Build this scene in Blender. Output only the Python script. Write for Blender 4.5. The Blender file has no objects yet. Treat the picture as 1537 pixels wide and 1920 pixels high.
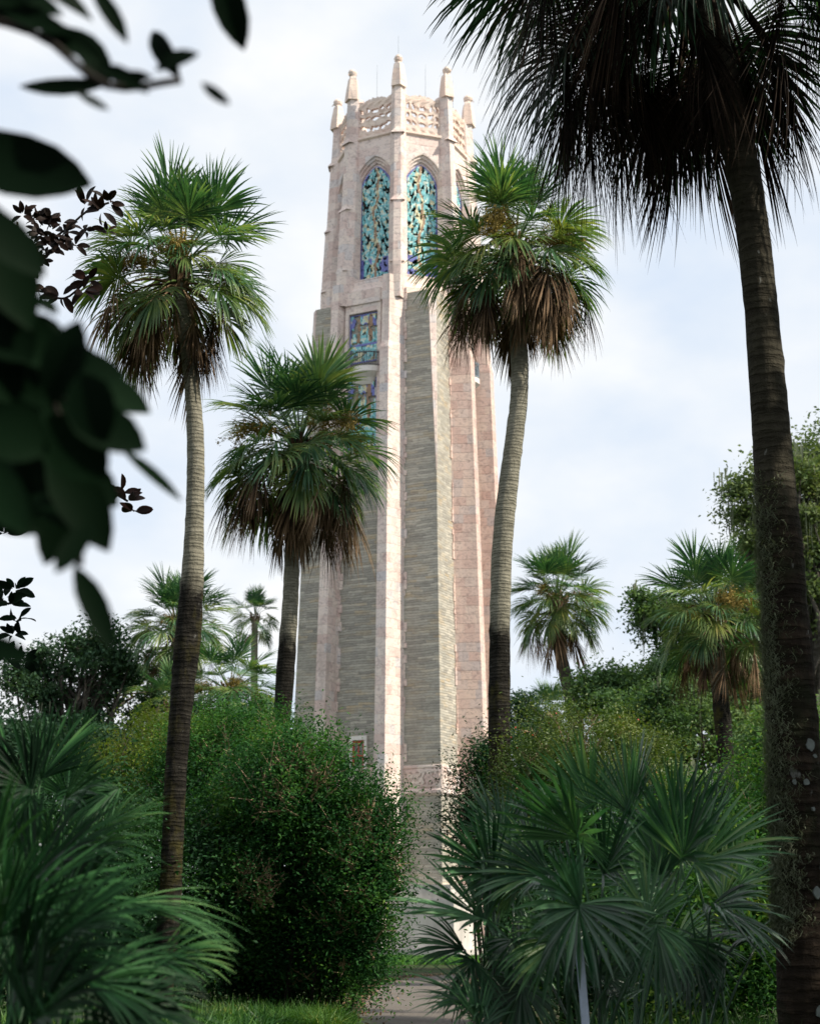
import bpy, math, random
import numpy as np
from mathutils import Vector, Matrix

# ------------------------------------------------------------------ camera, sky, sun
S = bpy.context.scene
COL = S.collection
R = math.radians
F = 3000.0                       # focal length in photo pixels (photo 1537 x 1920)
CAMH = 1.6
PITCH = math.atan((1745 - 960) / F)
cam_d = bpy.data.cameras.new("camera")
cam = bpy.data.objects.new("camera", cam_d)
COL.objects.link(cam)
cam.location = (0, 0, CAMH)
cam.rotation_euler = (math.pi / 2 + PITCH, 0, 0)
cam_d.lens = 50
cam_d.sensor_fit = 'VERTICAL'
cam_d.sensor_height = 50 * 1920 / F
cam_d.clip_start = 0.05
cam_d.clip_end = 5000
cam_d.dof.use_dof = True
cam_d.dof.focus_distance = 18
cam_d.dof.aperture_fstop = 2.7
S.camera = cam
S.view_settings.view_transform = 'Standard'
S.view_settings.look = 'None'
S.view_settings.exposure = 0.5
S.view_settings.gamma = 1.0

SUN_AZ = R(72)                   # from the direction tower -> camera, turning to the right
SUN_EL = R(43)
sun_dir = Vector((math.sin(SUN_AZ) * math.cos(SUN_EL), -math.cos(SUN_AZ) * math.cos(SUN_EL), math.sin(SUN_EL)))
sd = bpy.data.lights.new("sun", 'SUN')
sd.energy = 4.6
sd.angle = R(0.6)
sd.color = (1.0, 0.91, 0.76)
sun = bpy.data.objects.new("sun", sd)
COL.objects.link(sun)
sun.rotation_euler = sun_dir.to_track_quat('Z', 'Y').to_euler()

W = bpy.data.worlds.new("World")
S.world = W
W.use_nodes = True
nt = W.node_tree
for n in list(nt.nodes):
    nt.nodes.remove(n)
wo = nt.nodes.new('ShaderNodeOutputWorld')
bg = nt.nodes.new('ShaderNodeBackground')
sky = nt.nodes.new('ShaderNodeTexSky')
sky.sky_type = 'NISHITA'
sky.sun_disc = False
sky.sun_elevation = SUN_EL
sky.sun_rotation = math.atan2(sun_dir.x, sun_dir.y)
tc = nt.nodes.new('ShaderNodeTexCoord')
mp = nt.nodes.new('ShaderNodeMapping')
mp.inputs['Scale'].default_value = (1.0, 1.0, 1.7)
mp.inputs['Location'].default_value = (0.35, 0.1, 0.2)
nz = nt.nodes.new('ShaderNodeTexNoise')
nz.inputs['Scale'].default_value = 5.5
nz.inputs['Detail'].default_value = 5
nz.inputs['Roughness'].default_value = 0.48
rp = nt.nodes.new('ShaderNodeValToRGB')
rp.color_ramp.elements[0].position = 0.34
rp.color_ramp.elements[0].color = (0.70, 0.79, 0.915, 1)
rp.color_ramp.elements[1].position = 0.62
rp.color_ramp.elements[1].color = (1.0, 1.0, 0.995, 1)
e = rp.color_ramp.elements.new(0.5)
e.color = (0.86, 0.90, 0.945, 1)
mulb = nt.nodes.new('ShaderNodeMix')
mulb.data_type = 'RGBA'
mulb.blend_type = 'MULTIPLY'
mulb.inputs['Factor'].default_value = 1
mulb.inputs['B'].default_value = (0.09, 0.09, 0.09, 1)
mixc = nt.nodes.new('ShaderNodeMix')
mixc.data_type = 'RGBA'
mixc.inputs['Factor'].default_value = 0.90
L = nt.links.new
L(tc.outputs['Generated'], mp.inputs['Vector'])
L(mp.outputs['Vector'], nz.inputs['Vector'])
L(nz.outputs['Fac'], rp.inputs['Fac'])
L(sky.outputs['Color'], mulb.inputs['A'])
L(mulb.outputs['Result'], mixc.inputs['A'])
L(rp.outputs['Color'], mixc.inputs['B'])
L(mixc.outputs['Result'], bg.inputs['Color'])
bg.inputs['Strength'].default_value = 0.80
L(bg.outputs['Background'], wo.inputs['Surface'])

# ------------------------------------------------------------------ helpers
CP, SP = math.cos(PITCH), math.sin(PITCH)


def at(px, py, Y):
    """world point seen at photo pixel (px, py), at distance Y in front"""
    x = (px - 768.5) / F
    u = (960 - py) / F
    t = Y / (CP - u * SP)
    return np.array([x * t, Y, CAMH + t * (SP + u * CP)])


def mpp(py, Y):
    """metres per photo pixel at that place"""
    u = (960 - py) / F
    return Y / (CP - u * SP) / F


def mesh(name, V, Fs, mats, parent=None, mi=None, smooth=False, loc=None):
    V = np.asarray(V, dtype=np.float32).reshape(-1, 3)
    me = bpy.data.meshes.new(name)
    if isinstance(Fs, np.ndarray):
        n, k = Fs.shape
        me.vertices.add(len(V))
        me.vertices.foreach_set('co', V.ravel())
        me.loops.add(n * k)
        me.loops.foreach_set('vertex_index', Fs.astype(np.int32).ravel())
        me.polygons.add(n)
        me.polygons.foreach_set('loop_start', np.arange(0, n * k, k, dtype=np.int32))
        me.update(calc_edges=True)
    else:
        me.from_pydata([tuple(v) for v in V.tolist()], [], Fs)
        me.update()
    if not isinstance(mats, (list, tuple)):
        mats = [mats]
    for m in mats:
        me.materials.append(m)
    if mi is not None:
        me.polygons.foreach_set('material_index', np.asarray(mi, dtype=np.int32))
    if smooth:
        me.polygons.foreach_set('use_smooth', np.ones(len(me.polygons), dtype=bool))
    o = bpy.data.objects.new(name, me)
    COL.objects.link(o)
    if parent is not None:
        o.parent = parent
    if loc is not None:
        o.location = loc
    return o


def tag(o, label=None, cat=None, group=None, kind=None):
    if label:
        o['label'] = label
    if cat:
        o['category'] = cat
    if group:
        o['group'] = group
    if kind:
        o['kind'] = kind
    return o


def empty(name, loc, label, cat, group=None):
    o = bpy.data.objects.new(name, None)
    COL.objects.link(o)
    o.location = loc
    o.empty_display_size = 0.2
    tag(o, label, cat, group)
    return o


class MB:
    def __init__(s):
        s.v, s.f, s.m = [], [], []

    def poly(s, pts, m=0):
        b = len(s.v)
        s.v += [tuple(p) for p in pts]
        s.f.append(list(range(b, b + len(pts))))
        s.m.append(m)

    def loft(s, rings, m=0, close=True, cap0=False, cap1=False):
        b = len(s.v)
        n = len(rings[0])
        for r in rings:
            s.v += [tuple(p) for p in r]
        for i in range(len(rings) - 1):
            for j in range(n if close else n - 1):
                k = (j + 1) % n
                s.f.append([b + i * n + j, b + i * n + k, b + (i + 1) * n + k, b + (i + 1) * n + j])
                s.m.append(m)
        if cap0:
            s.f.append([b + j for j in range(n)][::-1])
            s.m.append(m)
        if cap1:
            q = b + (len(rings) - 1) * n
            s.f.append([q + j for j in range(n)])
            s.m.append(m)

    def box(s, o, ax, ay, az, m=0):
        """box from corner o with edge vectors"""
        o, ax, ay, az = (np.array(q, float) for q in (o, ax, ay, az))
        c = [o, o + ax, o + ax + ay, o + ay]
        s.loft([c, [p + az for p in c]], m, True, True, True)

    def tube(s, pts, rad, n=6, m=0):
        pts = [np.array(p, float) for p in pts]
        if not hasattr(rad, '__len__'):
            rad = [rad] * len(pts)
        rings = []
        up = np.array([0.31, 0.17, 0.93])
        for i, p in enumerate(pts):
            d = pts[min(i + 1, len(pts) - 1)] - pts[max(i - 1, 0)]
            d = d / (np.linalg.norm(d) + 1e-9)
            a = np.cross(d, up)
            if np.linalg.norm(a) < 0.1:
                a = np.cross(d, [1, 0, 0])
            a /= np.linalg.norm(a)
            b = np.cross(d, a)
            rings.append([p + rad[i] * (math.cos(t) * a + math.sin(t) * b) for t in
                          [2 * math.pi * k / n for k in range(n)]])
        s.loft(rings, m, True, True, True)

    def build(s, name, mats, parent=None, smooth=False, loc=None):
        return mesh(name, s.v, s.f, mats, parent, s.m, smooth, loc)


class N:
    """small node-material builder"""

    def __init__(s, name, rough=0.7, spec=0.3):
        s.m = bpy.data.materials.new(name)
        s.m.use_nodes = True
        s.t = s.m.node_tree
        s.b = s.t.nodes['Principled BSDF']
        s.b.inputs['Roughness'].default_value = rough
        s.b.inputs['Specular IOR Level'].default_value = spec

    def n(s, t, **k):
        x = s.t.nodes.new('ShaderNode' + t)
        for a, b in k.items():
            setattr(x, a, b)
        return x

    def l(s, a, b):
        s.t.links.new(a, b)

    def noise(s, scale, stretch=(1, 1, 1), detail=4, rough=0.55, dist=0.0, coord='Object'):
        c = s.n('TexCoord')
        m = s.n('Mapping')
        m.inputs['Scale'].default_value = stretch
        s.l(c.outputs[coord], m.inputs['Vector'])
        q = s.n('TexNoise')
        q.inputs['Scale'].default_value = scale
        q.inputs['Detail'].default_value = detail
        q.inputs['Roughness'].default_value = rough
        q.inputs['Distortion'].default_value = dist
        s.l(m.outputs['Vector'], q.inputs['Vector'])
        return q.outputs['Fac']

    def ramp(s, fac, stops, const=False):
        r = s.n('ValToRGB')
        cr = r.color_ramp
        if const:
            cr.interpolation = 'CONSTANT'
        while len(cr.elements) < len(stops):
            cr.elements.new(0.5)
        for e, (p, c) in zip(cr.elements, stops):
            e.position = p
            e.color = (*c, 1)
        s.l(fac, r.inputs['Fac'])
        return r.outputs['Color']

    def mix(s, fac, a, b, mode='MIX'):
        x = s.n('Mix', data_type='RGBA', blend_type=mode)
        for key, val in (('Factor', fac), ('A', a), ('B', b)):
            if isinstance(val, (int, float)):
                x.inputs[key].default_value = val
            elif isinstance(val, tuple):
                x.inputs[key].default_value = (*val, 1)
            else:
                s.l(val, x.inputs[key])
        return x.outputs['Result']

    def math(s, op, a, b=None):
        x = s.n('Math', operation=op)
        for i, v in enumerate((a, b)):
            if v is None:
                continue
            if isinstance(v, (int, float)):
                x.inputs[i].default_value = v
            else:
                s.l(v, x.inputs[i])
        return x.outputs[0]

    def color(s, c):
        if isinstance(c, tuple):
            s.b.inputs['Base Color'].default_value = (*c, 1)
        else:
            s.l(c, s.b.inputs['Base Color'])
        return s

    def bump(s, h, strength=0.5, dist=0.02):
        x = s.n('Bump')
        x.inputs['Strength'].default_value = strength
        x.inputs['Distance'].default_value = dist
        s.l(h, x.inputs['Height'])
        s.l(x.outputs['Normal'], s.b.inputs['Normal'])
        return s

    def translucent(s, col, fac):
        tr = s.n('BsdfTranslucent')
        if isinstance(col, tuple):
            tr.inputs['Color'].default_value = (*col, 1)
        else:
            s.l(col, tr.inputs['Color'])
        mx = s.n('MixShader')
        mx.inputs[0].default_value = fac
        s.l(s.b.outputs[0], mx.inputs[1])
        s.l(tr.outputs[0], mx.inputs[2])
        s.l(mx.outputs[0], s.t.nodes['Material Output'].inputs['Surface'])
        return s


def leaf_mat(name, stops, rough=0.5, spec=0.35, trans=0.25, big=None, tw=0.5):
    """leaf colours: per leaf, per object, and drifting through the crown"""
    a = N(name, rough, spec)
    g = a.n('NewGeometry')
    oi = a.n('ObjectInfo')
    nn = a.noise(big or 1.1, detail=3)
    mr = a.n('MapRange')
    mr.inputs['From Min'].default_value = 0.33
    mr.inputs['From Max'].default_value = 0.67
    a.l(nn, mr.inputs['Value'])
    nn = mr.outputs['Result']
    f = a.math('ADD', a.math('MULTIPLY', g.outputs['Random Per Island'], 0.32),
               a.math('ADD', a.math('MULTIPLY', oi.outputs['Random'], 0.25), a.math('MULTIPLY', nn, 0.48)))
    c = a.ramp(f, stops)
    a.color(c)
    if trans:
        a.translucent(a.mix(1.0, c, (1.5, 1.6, 0.7), 'MULTIPLY'), trans)
    return a.m


# ------------------------------------------------------------------ materials
def m_coquina():
    """thin ledge stones in uneven courses, some of them rusty"""
    a = N('coquina_stone', 0.9, 0.15)
    tcn = a.n('TexCoord')
    sp = a.n('SeparateXYZ')
    a.l(tcn.outputs['Object'], sp.inputs[0])
    wob = a.noise(0.8, (1, 1, 1), 3, 0.6)
    zz = a.math('DIVIDE', a.math('ADD', sp.outputs['Z'], a.math('MULTIPLY', wob, 0.22)), 0.17)
    row = a.math('FLOOR', zz)
    rr = a.n('TexWhiteNoise', noise_dimensions='1D')
    a.l(row, rr.inputs['W'])
    u = a.math('ADD', a.math('MULTIPLY', sp.outputs['X'], 1.1), a.math('MULTIPLY', sp.outputs['Y'], 0.83))
    uu = a.math('ADD', a.math('DIVIDE', u, 0.75), a.math('MULTIPLY', rr.outputs['Value'], 9.0))
    cb = a.n('CombineXYZ')
    a.l(row, cb.inputs[0])
    a.l(a.math('FLOOR', uu), cb.inputs[1])
    wn = a.n('TexWhiteNoise', noise_dimensions='2D')
    a.l(cb.outputs[0], wn.inputs['Vector'])
    c = a.ramp(wn.outputs['Value'], [(0.0, (0.33, 0.315, 0.285)), (0.35, (0.39, 0.375, 0.335)), (0.7, (0.44, 0.42, 0.375)), (1.0, (0.53, 0.50, 0.44))])
    n2 = a.noise(0.33, (1, 1, 2.6), 3, 0.6)
    big = a.ramp(n2, [(0.42, (0, 0, 0)), (0.68, (1, 1, 1))])
    pick = a.ramp(wn.outputs['Color'], [(0.5, (0, 0, 0)), (0.75, (0.8, 0.8, 0.8))])
    c = a.mix(a.mix(1.0, big, pick, 'MULTIPLY'), c, (0.50, 0.39, 0.25))
    n1 = a.noise(3.0, (1, 1, 2.5), 5, 0.7)
    c = a.mix(0.55, c, a.ramp(n1, [(0.3, (0.55, 0.54, 0.52)), (0.6, (1.08, 1.07, 1.05))]), 'MULTIPLY')
    st = a.noise(0.6, (1, 1, 0.1), 5, 0.65)
    c = a.mix(a.ramp(st, [(0.52, (0, 0, 0)), (0.75, (0.35, 0.35, 0.35))]), c, (0.20, 0.185, 0.16))
    fr = a.math('FRACT', zz)
    jo = a.math('MINIMUM', a.math('MULTIPLY', fr, 5.0), 1.0)
    c = a.mix(1.0, c, a.ramp(jo, [(0.15, (0.66, 0.65, 0.63)), (0.75, (1, 1, 1))]), 'MULTIPLY')
    a.color(c)
    a.bump(a.math('ADD', a.math('ADD', jo, a.math('MULTIPLY', wn.outputs['Value'], 0.8)), n1), 0.6, 0.045)
    return a.m


def m_marble(name, warm=0.0, row_h=0.62, tint=None):
    a = N(name, 0.6, 0.3)
    tcn = a.n('TexCoord')
    sp = a.n('SeparateXYZ')
    a.l(tcn.outputs['Object'], sp.inputs[0])
    wob = a.noise(0.9, detail=1)
    row = a.math('FLOOR', a.math('DIVIDE', a.math('ADD', sp.outputs['Z'], a.math('MULTIPLY', wob, 0.12)), row_h))
    rr = a.n('TexWhiteNoise', noise_dimensions='1D')
    a.l(row, rr.inputs['W'])
    u = a.math('ADD', a.math('MULTIPLY', sp.outputs['X'], 1.15), a.math('MULTIPLY', sp.outputs['Y'], 0.83))
    col = a.math('FLOOR', a.math('ADD', a.math('DIVIDE', u, 0.7), a.math('MULTIPLY', rr.outputs['Value'], 7.0)))
    wn = a.n('TexWhiteNoise', noise_dimensions='2D')
    cb = a.n('CombineXYZ')
    a.l(row, cb.inputs[0])
    a.l(col, cb.inputs[1])
    a.l(cb.outputs[0], wn.inputs['Vector'])
    base = a.ramp(wn.outputs['Value'], [(0.0, (0.62, 0.48, 0.44)), (0.25, (0.68, 0.56, 0.52)), (0.5, (0.72, 0.61, 0.565)),
                                        (0.72, (0.75, 0.645, 0.58)), (0.9, (0.67, 0.60, 0.575)), (1.0, (0.58, 0.55, 0.56))])
    vein = a.noise(2.2, (1, 1, 1.3), 6, 0.65, 2.2)
    v = a.ramp(vein, [(0.36, (0.60, 0.56, 0.57)), (0.5, (1, 1, 1)), (0.62, (1.06, 1.02, 0.99))])
    c = a.mix(0.8, base, v, 'MULTIPLY')
    if warm:
        c = a.mix(warm, c, (0.78, 0.62, 0.50))
    if tint:
        c = a.mix(1.0, c, tint, 'MULTIPLY')
    st = a.noise(0.7, (1, 1, 0.12), 5, 0.65)
    c = a.mix(a.ramp(st, [(0.55, (0, 0, 0)), (0.75, (0.6, 0.6, 0.6))]), c, (0.33, 0.27, 0.24))
    a.color(c)
    # joints
    fr = a.math('FRACT', a.math('DIVIDE', a.math('ADD', sp.outputs['Z'], a.math('MULTIPLY', wob, 0.12)), row_h))
    a.bump(a.math('ADD', a.math('MINIMUM', a.math('MULTIPLY', fr, 14), 1.0), vein), 0.35, 0.05)
    return a.m


def m_plain(name, col, rough=0.6, var=0.25, scale=3.0, bump=0.0, spec=0.3, stretch=(1, 1, 1)):
    a = N(name, rough, spec)
    n = a.noise(scale, stretch, 5, 0.6)
    lo = tuple(max(0, x * (1 - var)) for x in col)
    hi = tuple(min(1, x * (1 + var)) for x in col)
    a.color(a.ramp(n, [(0.3, lo), (0.7, hi)]))
    if bump:
        a.bump(n, bump, 0.03)
    return a.m


COQ = m_coquina()
MARB = m_marble('pink_marble')
MARBR = m_marble('rosy_marble', 0.0, 0.62, (0.90, 0.81, 0.775))
MARBW = m_marble('warm_carved_marble', 0.45, 0.5)
PALE = m_plain('pale_marble', (0.74, 0.70, 0.66), 0.6, 0.10, 1.2, 0.15)
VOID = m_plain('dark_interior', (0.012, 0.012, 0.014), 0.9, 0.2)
IRON = m_plain('wrought_iron', (0.10, 0.10, 0.11), 0.5, 0.2)
BLUEIRON = m_plain('weathered_iron', (0.26, 0.32, 0.37), 0.5, 0.2)
T_TEAL = m_plain('turquoise_tile', (0.18, 0.48, 0.52), 0.35, 0.40, 5, 0.2, 0.5)
T_YEL = m_plain('straw_tile', (0.60, 0.57, 0.38), 0.4, 0.35, 5, 0.2, 0.5)
T_COB = m_plain('cobalt_tile', (0.14, 0.16, 0.44), 0.35, 0.35, 5, 0.2, 0.5)
T_BRN = m_plain('brown_tile', (0.30, 0.19, 0.12), 0.45, 0.3, 5, 0.2, 0.4)
T_PALE = m_plain('pale_tile', (0.55, 0.66, 0.60), 0.4, 0.2, 5, 0.2, 0.4)
RED = m_plain('red_paint', (0.40, 0.045, 0.03), 0.5, 0.2)
GLASS = m_plain('dark_glass', (0.10, 0.10, 0.08), 0.1, 0.3, 2, 0, 0.6)


def m_trunk(name, stops, moss=(0.05, 0.055, 0.02), mossfac=0.0, ring=95.0, lichen=0.0, zs=None, low=None):
    a = N(name, 0.9, 0.1)
    n1 = a.noise(2.0, (1, 1, 5.0), 6, 0.7, 0.4)
    n2 = a.noise(14, (1, 1, 0.5), 4, 0.6)
    tcn = a.n('TexCoord')
    sp = a.n('SeparateXYZ')
    a.l(tcn.outputs['Object'], sp.inputs[0])
    rg = a.math('SINE', a.math('ADD', a.math('MULTIPLY', sp.outputs['Z'], ring), a.math('MULTIPLY', n1, 16.0)))
    f = a.math('ADD', a.math('MULTIPLY', rg, 0.025), a.math('ADD', a.math('MULTIPLY', n1, 0.7), a.math('MULTIPLY', n2, 0.3)))
    c = a.ramp(f, stops)
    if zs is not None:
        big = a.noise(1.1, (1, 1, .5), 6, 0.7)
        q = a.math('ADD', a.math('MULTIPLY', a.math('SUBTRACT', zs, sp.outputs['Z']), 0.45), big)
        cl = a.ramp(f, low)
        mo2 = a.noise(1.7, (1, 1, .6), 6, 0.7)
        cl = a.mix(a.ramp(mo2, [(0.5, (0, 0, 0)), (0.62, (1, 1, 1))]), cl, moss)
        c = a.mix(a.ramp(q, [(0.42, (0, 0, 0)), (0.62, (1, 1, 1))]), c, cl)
    if mossfac:
        mo = a.noise(1.3, (1, 1, 0.6), 5, 0.65)
        c = a.mix(a.ramp(mo, [(0.62 - mossfac * 0.3, (0, 0, 0)), (0.72 - mossfac * 0.3, (1, 1, 1))]), c, moss)
    if lichen:
        li = a.noise(11.0, (1, 1, 0.5), 3, 0.5)
        c = a.mix(a.ramp(li, [(0.70, (0, 0, 0)), (0.74, (lichen, lichen, lichen))]), c, (0.34, 0.35, 0.33))
    a.color(c)
    h = a.math('ADD', a.math('MULTIPLY', rg, 0.13), n2)
    a.bump(a.math('ADD', h, n1), 0.9, 0.035)
    return a.m


TRUNK_GREY = m_trunk('grey_palm_trunk', [(0.25, (0.09, 0.082, 0.062)), (0.5, (0.20, 0.185, 0.145)), (0.75, (0.32, 0.30, 0.24))])
TRUNK_MID = m_trunk('weathered_palm_trunk', [(0.25, (0.028, 0.025, 0.02)), (0.5, (0.075, 0.068, 0.054)), (0.75, (0.15, 0.14, 0.115))], mossfac=0.25)
TRUNK_DARK = m_trunk('dark_mossy_palm_trunk', [(0.25, (0.008, 0.007, 0.006)), (0.5, (0.022, 0.02, 0.017)), (0.78, (0.07, 0.064, 0.054))],
                     moss=(0.028, 0.026, 0.008), mossfac=0.55, lichen=0.7)
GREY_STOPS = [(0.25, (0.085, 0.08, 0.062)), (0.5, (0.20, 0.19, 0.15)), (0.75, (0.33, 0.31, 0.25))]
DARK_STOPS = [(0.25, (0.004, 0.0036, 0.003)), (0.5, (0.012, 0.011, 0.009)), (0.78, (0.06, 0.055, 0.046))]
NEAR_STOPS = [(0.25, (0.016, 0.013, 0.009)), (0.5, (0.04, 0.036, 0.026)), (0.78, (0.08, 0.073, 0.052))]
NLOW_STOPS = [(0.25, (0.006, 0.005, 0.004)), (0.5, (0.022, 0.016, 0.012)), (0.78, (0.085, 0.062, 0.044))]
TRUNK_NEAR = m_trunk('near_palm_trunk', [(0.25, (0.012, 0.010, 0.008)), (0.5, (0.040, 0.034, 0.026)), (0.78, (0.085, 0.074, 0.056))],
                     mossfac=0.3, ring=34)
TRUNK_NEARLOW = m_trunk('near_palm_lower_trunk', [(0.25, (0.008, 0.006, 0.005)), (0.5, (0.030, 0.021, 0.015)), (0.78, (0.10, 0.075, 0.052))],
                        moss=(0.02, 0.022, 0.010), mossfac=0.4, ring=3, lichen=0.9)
BARK = m_trunk('oak_bark', [(0.25, (0.03, 0.027, 0.022)), (0.5, (0.075, 0.068, 0.058)), (0.75, (0.15, 0.14, 0.12))], ring=1)
TWIG = m_plain('tan_twig', (0.36, 0.26, 0.17), 0.8, 0.35, 6)
DTWIG = m_plain('dark_twig', (0.012, 0.009, 0.007), 0.9, 0.35, 6)

FR_GREEN = leaf_mat('palm_frond_green', [(0.2, (0.016, 0.058, 0.030)), (0.42, (0.05, 0.13, 0.056)), (0.64, (0.15, 0.23, 0.085)), (0.92, (0.33, 0.35, 0.13))], 0.40, 0.5, 0.28)
FR_YEL = leaf_mat('palm_frond_olive', [(0.2, (0.03, 0.085, 0.028)), (0.5, (0.11, 0.17, 0.045)), (0.75, (0.20, 0.23, 0.055)), (0.95, (0.30, 0.24, 0.08))], 0.45, 0.45, 0.30)
FR_DEAD = leaf_mat('palm_frond_dead', [(0.2, (0.028, 0.019, 0.013)), (0.45, (0.105, 0.066, 0.038)), (0.7, (0.26, 0.175, 0.11)), (0.95, (0.42, 0.345, 0.265))], 0.8, 0.1, 0.12)
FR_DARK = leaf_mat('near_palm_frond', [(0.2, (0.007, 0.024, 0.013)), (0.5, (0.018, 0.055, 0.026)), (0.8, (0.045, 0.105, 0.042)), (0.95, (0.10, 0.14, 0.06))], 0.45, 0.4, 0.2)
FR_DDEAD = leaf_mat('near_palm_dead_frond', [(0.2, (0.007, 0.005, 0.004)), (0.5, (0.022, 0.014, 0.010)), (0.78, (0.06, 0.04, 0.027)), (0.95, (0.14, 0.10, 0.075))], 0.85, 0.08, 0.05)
FLOWER = leaf_mat('palm_flower', [(0.2, (0.10, 0.075, 0.02)), (0.5, (0.20, 0.15, 0.04)), (0.9, (0.34, 0.25, 0.09))], 0.8, 0.1, 0.1)
PALMETTO = leaf_mat('palmetto_leaf', [(0.2, (0.006, 0.028, 0.013)), (0.45, (0.020, 0.080, 0.036)), (0.68, (0.09, 0.225, 0.095)), (0.92, (0.30, 0.40, 0.14))], 0.33, 0.6, 0.22)
PALMETTO_L = leaf_mat('needle_palm_leaf', [(0.2, (0.002, 0.013, 0.005)), (0.45, (0.007, 0.038, 0.012)), (0.7, (0.045, 0.14, 0.045)), (0.92, (0.13, 0.24, 0.08))], 0.5, 0.16, 0.14)
BUSH = leaf_mat('bush_leaf', [(0.2, (0.010, 0.045, 0.014)), (0.45, (0.024, 0.088, 0.024)), (0.7, (0.065, 0.165, 0.032)), (0.95, (0.18, 0.25, 0.045))], 0.7, 0.1, 0.28)
BUSH_Y = leaf_mat('yellow_bush_leaf', [(0.2, (0.06, 0.13, 0.014)), (0.5, (0.16, 0.23, 0.025)), (0.78, (0.22, 0.25, 0.035)), (0.95, (0.34, 0.20, 0.05))], 0.5, 0.3, 0.3)
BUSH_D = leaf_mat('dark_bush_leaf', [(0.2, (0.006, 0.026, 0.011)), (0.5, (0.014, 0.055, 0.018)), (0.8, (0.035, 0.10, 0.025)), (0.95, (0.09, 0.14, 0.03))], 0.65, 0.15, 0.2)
BERRY_B = leaf_mat('berry_bush_leaf', [(0.2, (0.03, 0.07, 0.012)), (0.5, (0.07, 0.115, 0.022)), (0.8, (0.13, 0.16, 0.03)), (0.95, (0.24, 0.14, 0.03))], 0.5, 0.3, 0.25)
OAK = leaf_mat('oak_leaf', [(0.2, (0.035, 0.075, 0.035)), (0.5, (0.075, 0.145, 0.058)), (0.8, (0.14, 0.21, 0.08)), (0.95, (0.21, 0.26, 0.10))], 0.7, 0.12, 0.25, 0.3)
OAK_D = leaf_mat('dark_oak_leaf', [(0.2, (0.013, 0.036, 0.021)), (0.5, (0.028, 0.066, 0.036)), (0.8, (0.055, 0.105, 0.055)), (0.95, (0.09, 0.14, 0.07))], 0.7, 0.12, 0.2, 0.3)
OAK_P = leaf_mat('pale_oak_leaf', [(0.2, (0.05, 0.085, 0.035)), (0.5, (0.10, 0.15, 0.06)), (0.8, (0.18, 0.22, 0.09)), (0.95, (0.26, 0.27, 0.12))], 0.7, 0.12, 0.25, 0.3)
MOSS = leaf_mat('spanish_moss', [(0.2, (0.055, 0.068, 0.042)), (0.5, (0.13, 0.15, 0.10)), (0.9, (0.23, 0.26, 0.18))], 0.9, 0.05, 0.1)
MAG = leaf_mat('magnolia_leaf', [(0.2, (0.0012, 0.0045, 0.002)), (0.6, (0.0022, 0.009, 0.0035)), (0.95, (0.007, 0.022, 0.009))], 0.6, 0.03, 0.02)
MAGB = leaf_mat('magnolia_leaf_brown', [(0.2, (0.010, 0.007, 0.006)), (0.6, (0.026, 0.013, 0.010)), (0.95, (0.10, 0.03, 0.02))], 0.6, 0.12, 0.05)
GRASS = leaf_mat('grass_blade', [(0.2, (0.018, 0.075, 0.012)), (0.5, (0.04, 0.14, 0.02)), (0.9, (0.10, 0.22, 0.03))], 0.5, 0.3, 0.3)
COVER = leaf_mat('cover_blade', [(0.2, (0.012, 0.05, 0.010)), (0.5, (0.03, 0.10, 0.018)), (0.8, (0.08, 0.17, 0.025)), (0.95, (0.2, 0.2, 0.04))], 0.5, 0.3, 0.25)
LITTER = leaf_mat('fallen_leaf', [(0.2, (0.10, 0.055, 0.03)), (0.5, (0.20, 0.12, 0.07)), (0.9, (0.34, 0.24, 0.16))], 0.8, 0.1, 0.0)


def m_ground():
    a = N('soil', 0.95, 0.1)
    n = a.noise(0.5, detail=6)
    n2 = a.noise(9, detail=4)
    c = a.ramp(n, [(0.35, (0.035, 0.028, 0.018)), (0.5, (0.03, 0.045, 0.016)), (0.65, (0.03, 0.07, 0.016))])
    a.color(c)
    a.bump(n2, 0.6, 0.05)
    return a.m


def m_path():
    a = N('asphalt_path', 0.9, 0.2)
    n = a.noise(40, detail=3)
    n2 = a.noise(0.8, detail=4)
    c = a.ramp(n, [(0.35, (0.085, 0.076, 0.068)), (0.65, (0.165, 0.148, 0.132))])  # shade lying on the path is put into this darker surface colour
    c = a.mix(a.ramp(n2, [(0.5, (0, 0, 0)), (0.7, (0.6, 0.6, 0.6))]), c, (0.10, 0.08, 0.065))
    a.color(c)
    a.bump(n, 0.5, 0.01)
    return a.m


# ------------------------------------------------------------------ setting: ground, path
g = mesh('ground', [(-900, -60, 0), (900, -60, 0), (900, 1500, 0), (-900, 1500, 0)], [[0, 1, 2, 3]], m_ground())
tag(g, kind='structure')
pm = MB()
ctr = [(0.2, 4), (0.3, 14), (0.35, 22), (0.35, 30), (0.25, 40), (0.3, 50), (0.9, 57), (3.0, 63), (7.0, 68), (14, 72), (26, 75)]
lft, rgt = [], []
for i, (x, y) in enumerate(ctr):
    a = ctr[max(i - 1, 0)]
    b = ctr[min(i + 1, len(ctr) - 1)]
    d = np.array([b[0] - a[0], b[1] - a[1]], float)
    d /= np.linalg.norm(d)
    lft.append((x - d[1] * 1.3, y + d[0] * 1.3, 0.006))
    rgt.append((x + d[1] * 1.3, y - d[0] * 1.3, 0.006))
pm.loft([lft, rgt], close=False)
tag(pm.build('path', m_path()), kind='structure')

# ------------------------------------------------------------------ the tower
TX, TY = at(753, 1745, 108)[0], 108.0
tower = empty('carillon_tower', (TX, TY, 0),
              'tall stone carillon tower of grey coquina and pink marble rising behind the palms', 'tower')


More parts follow.
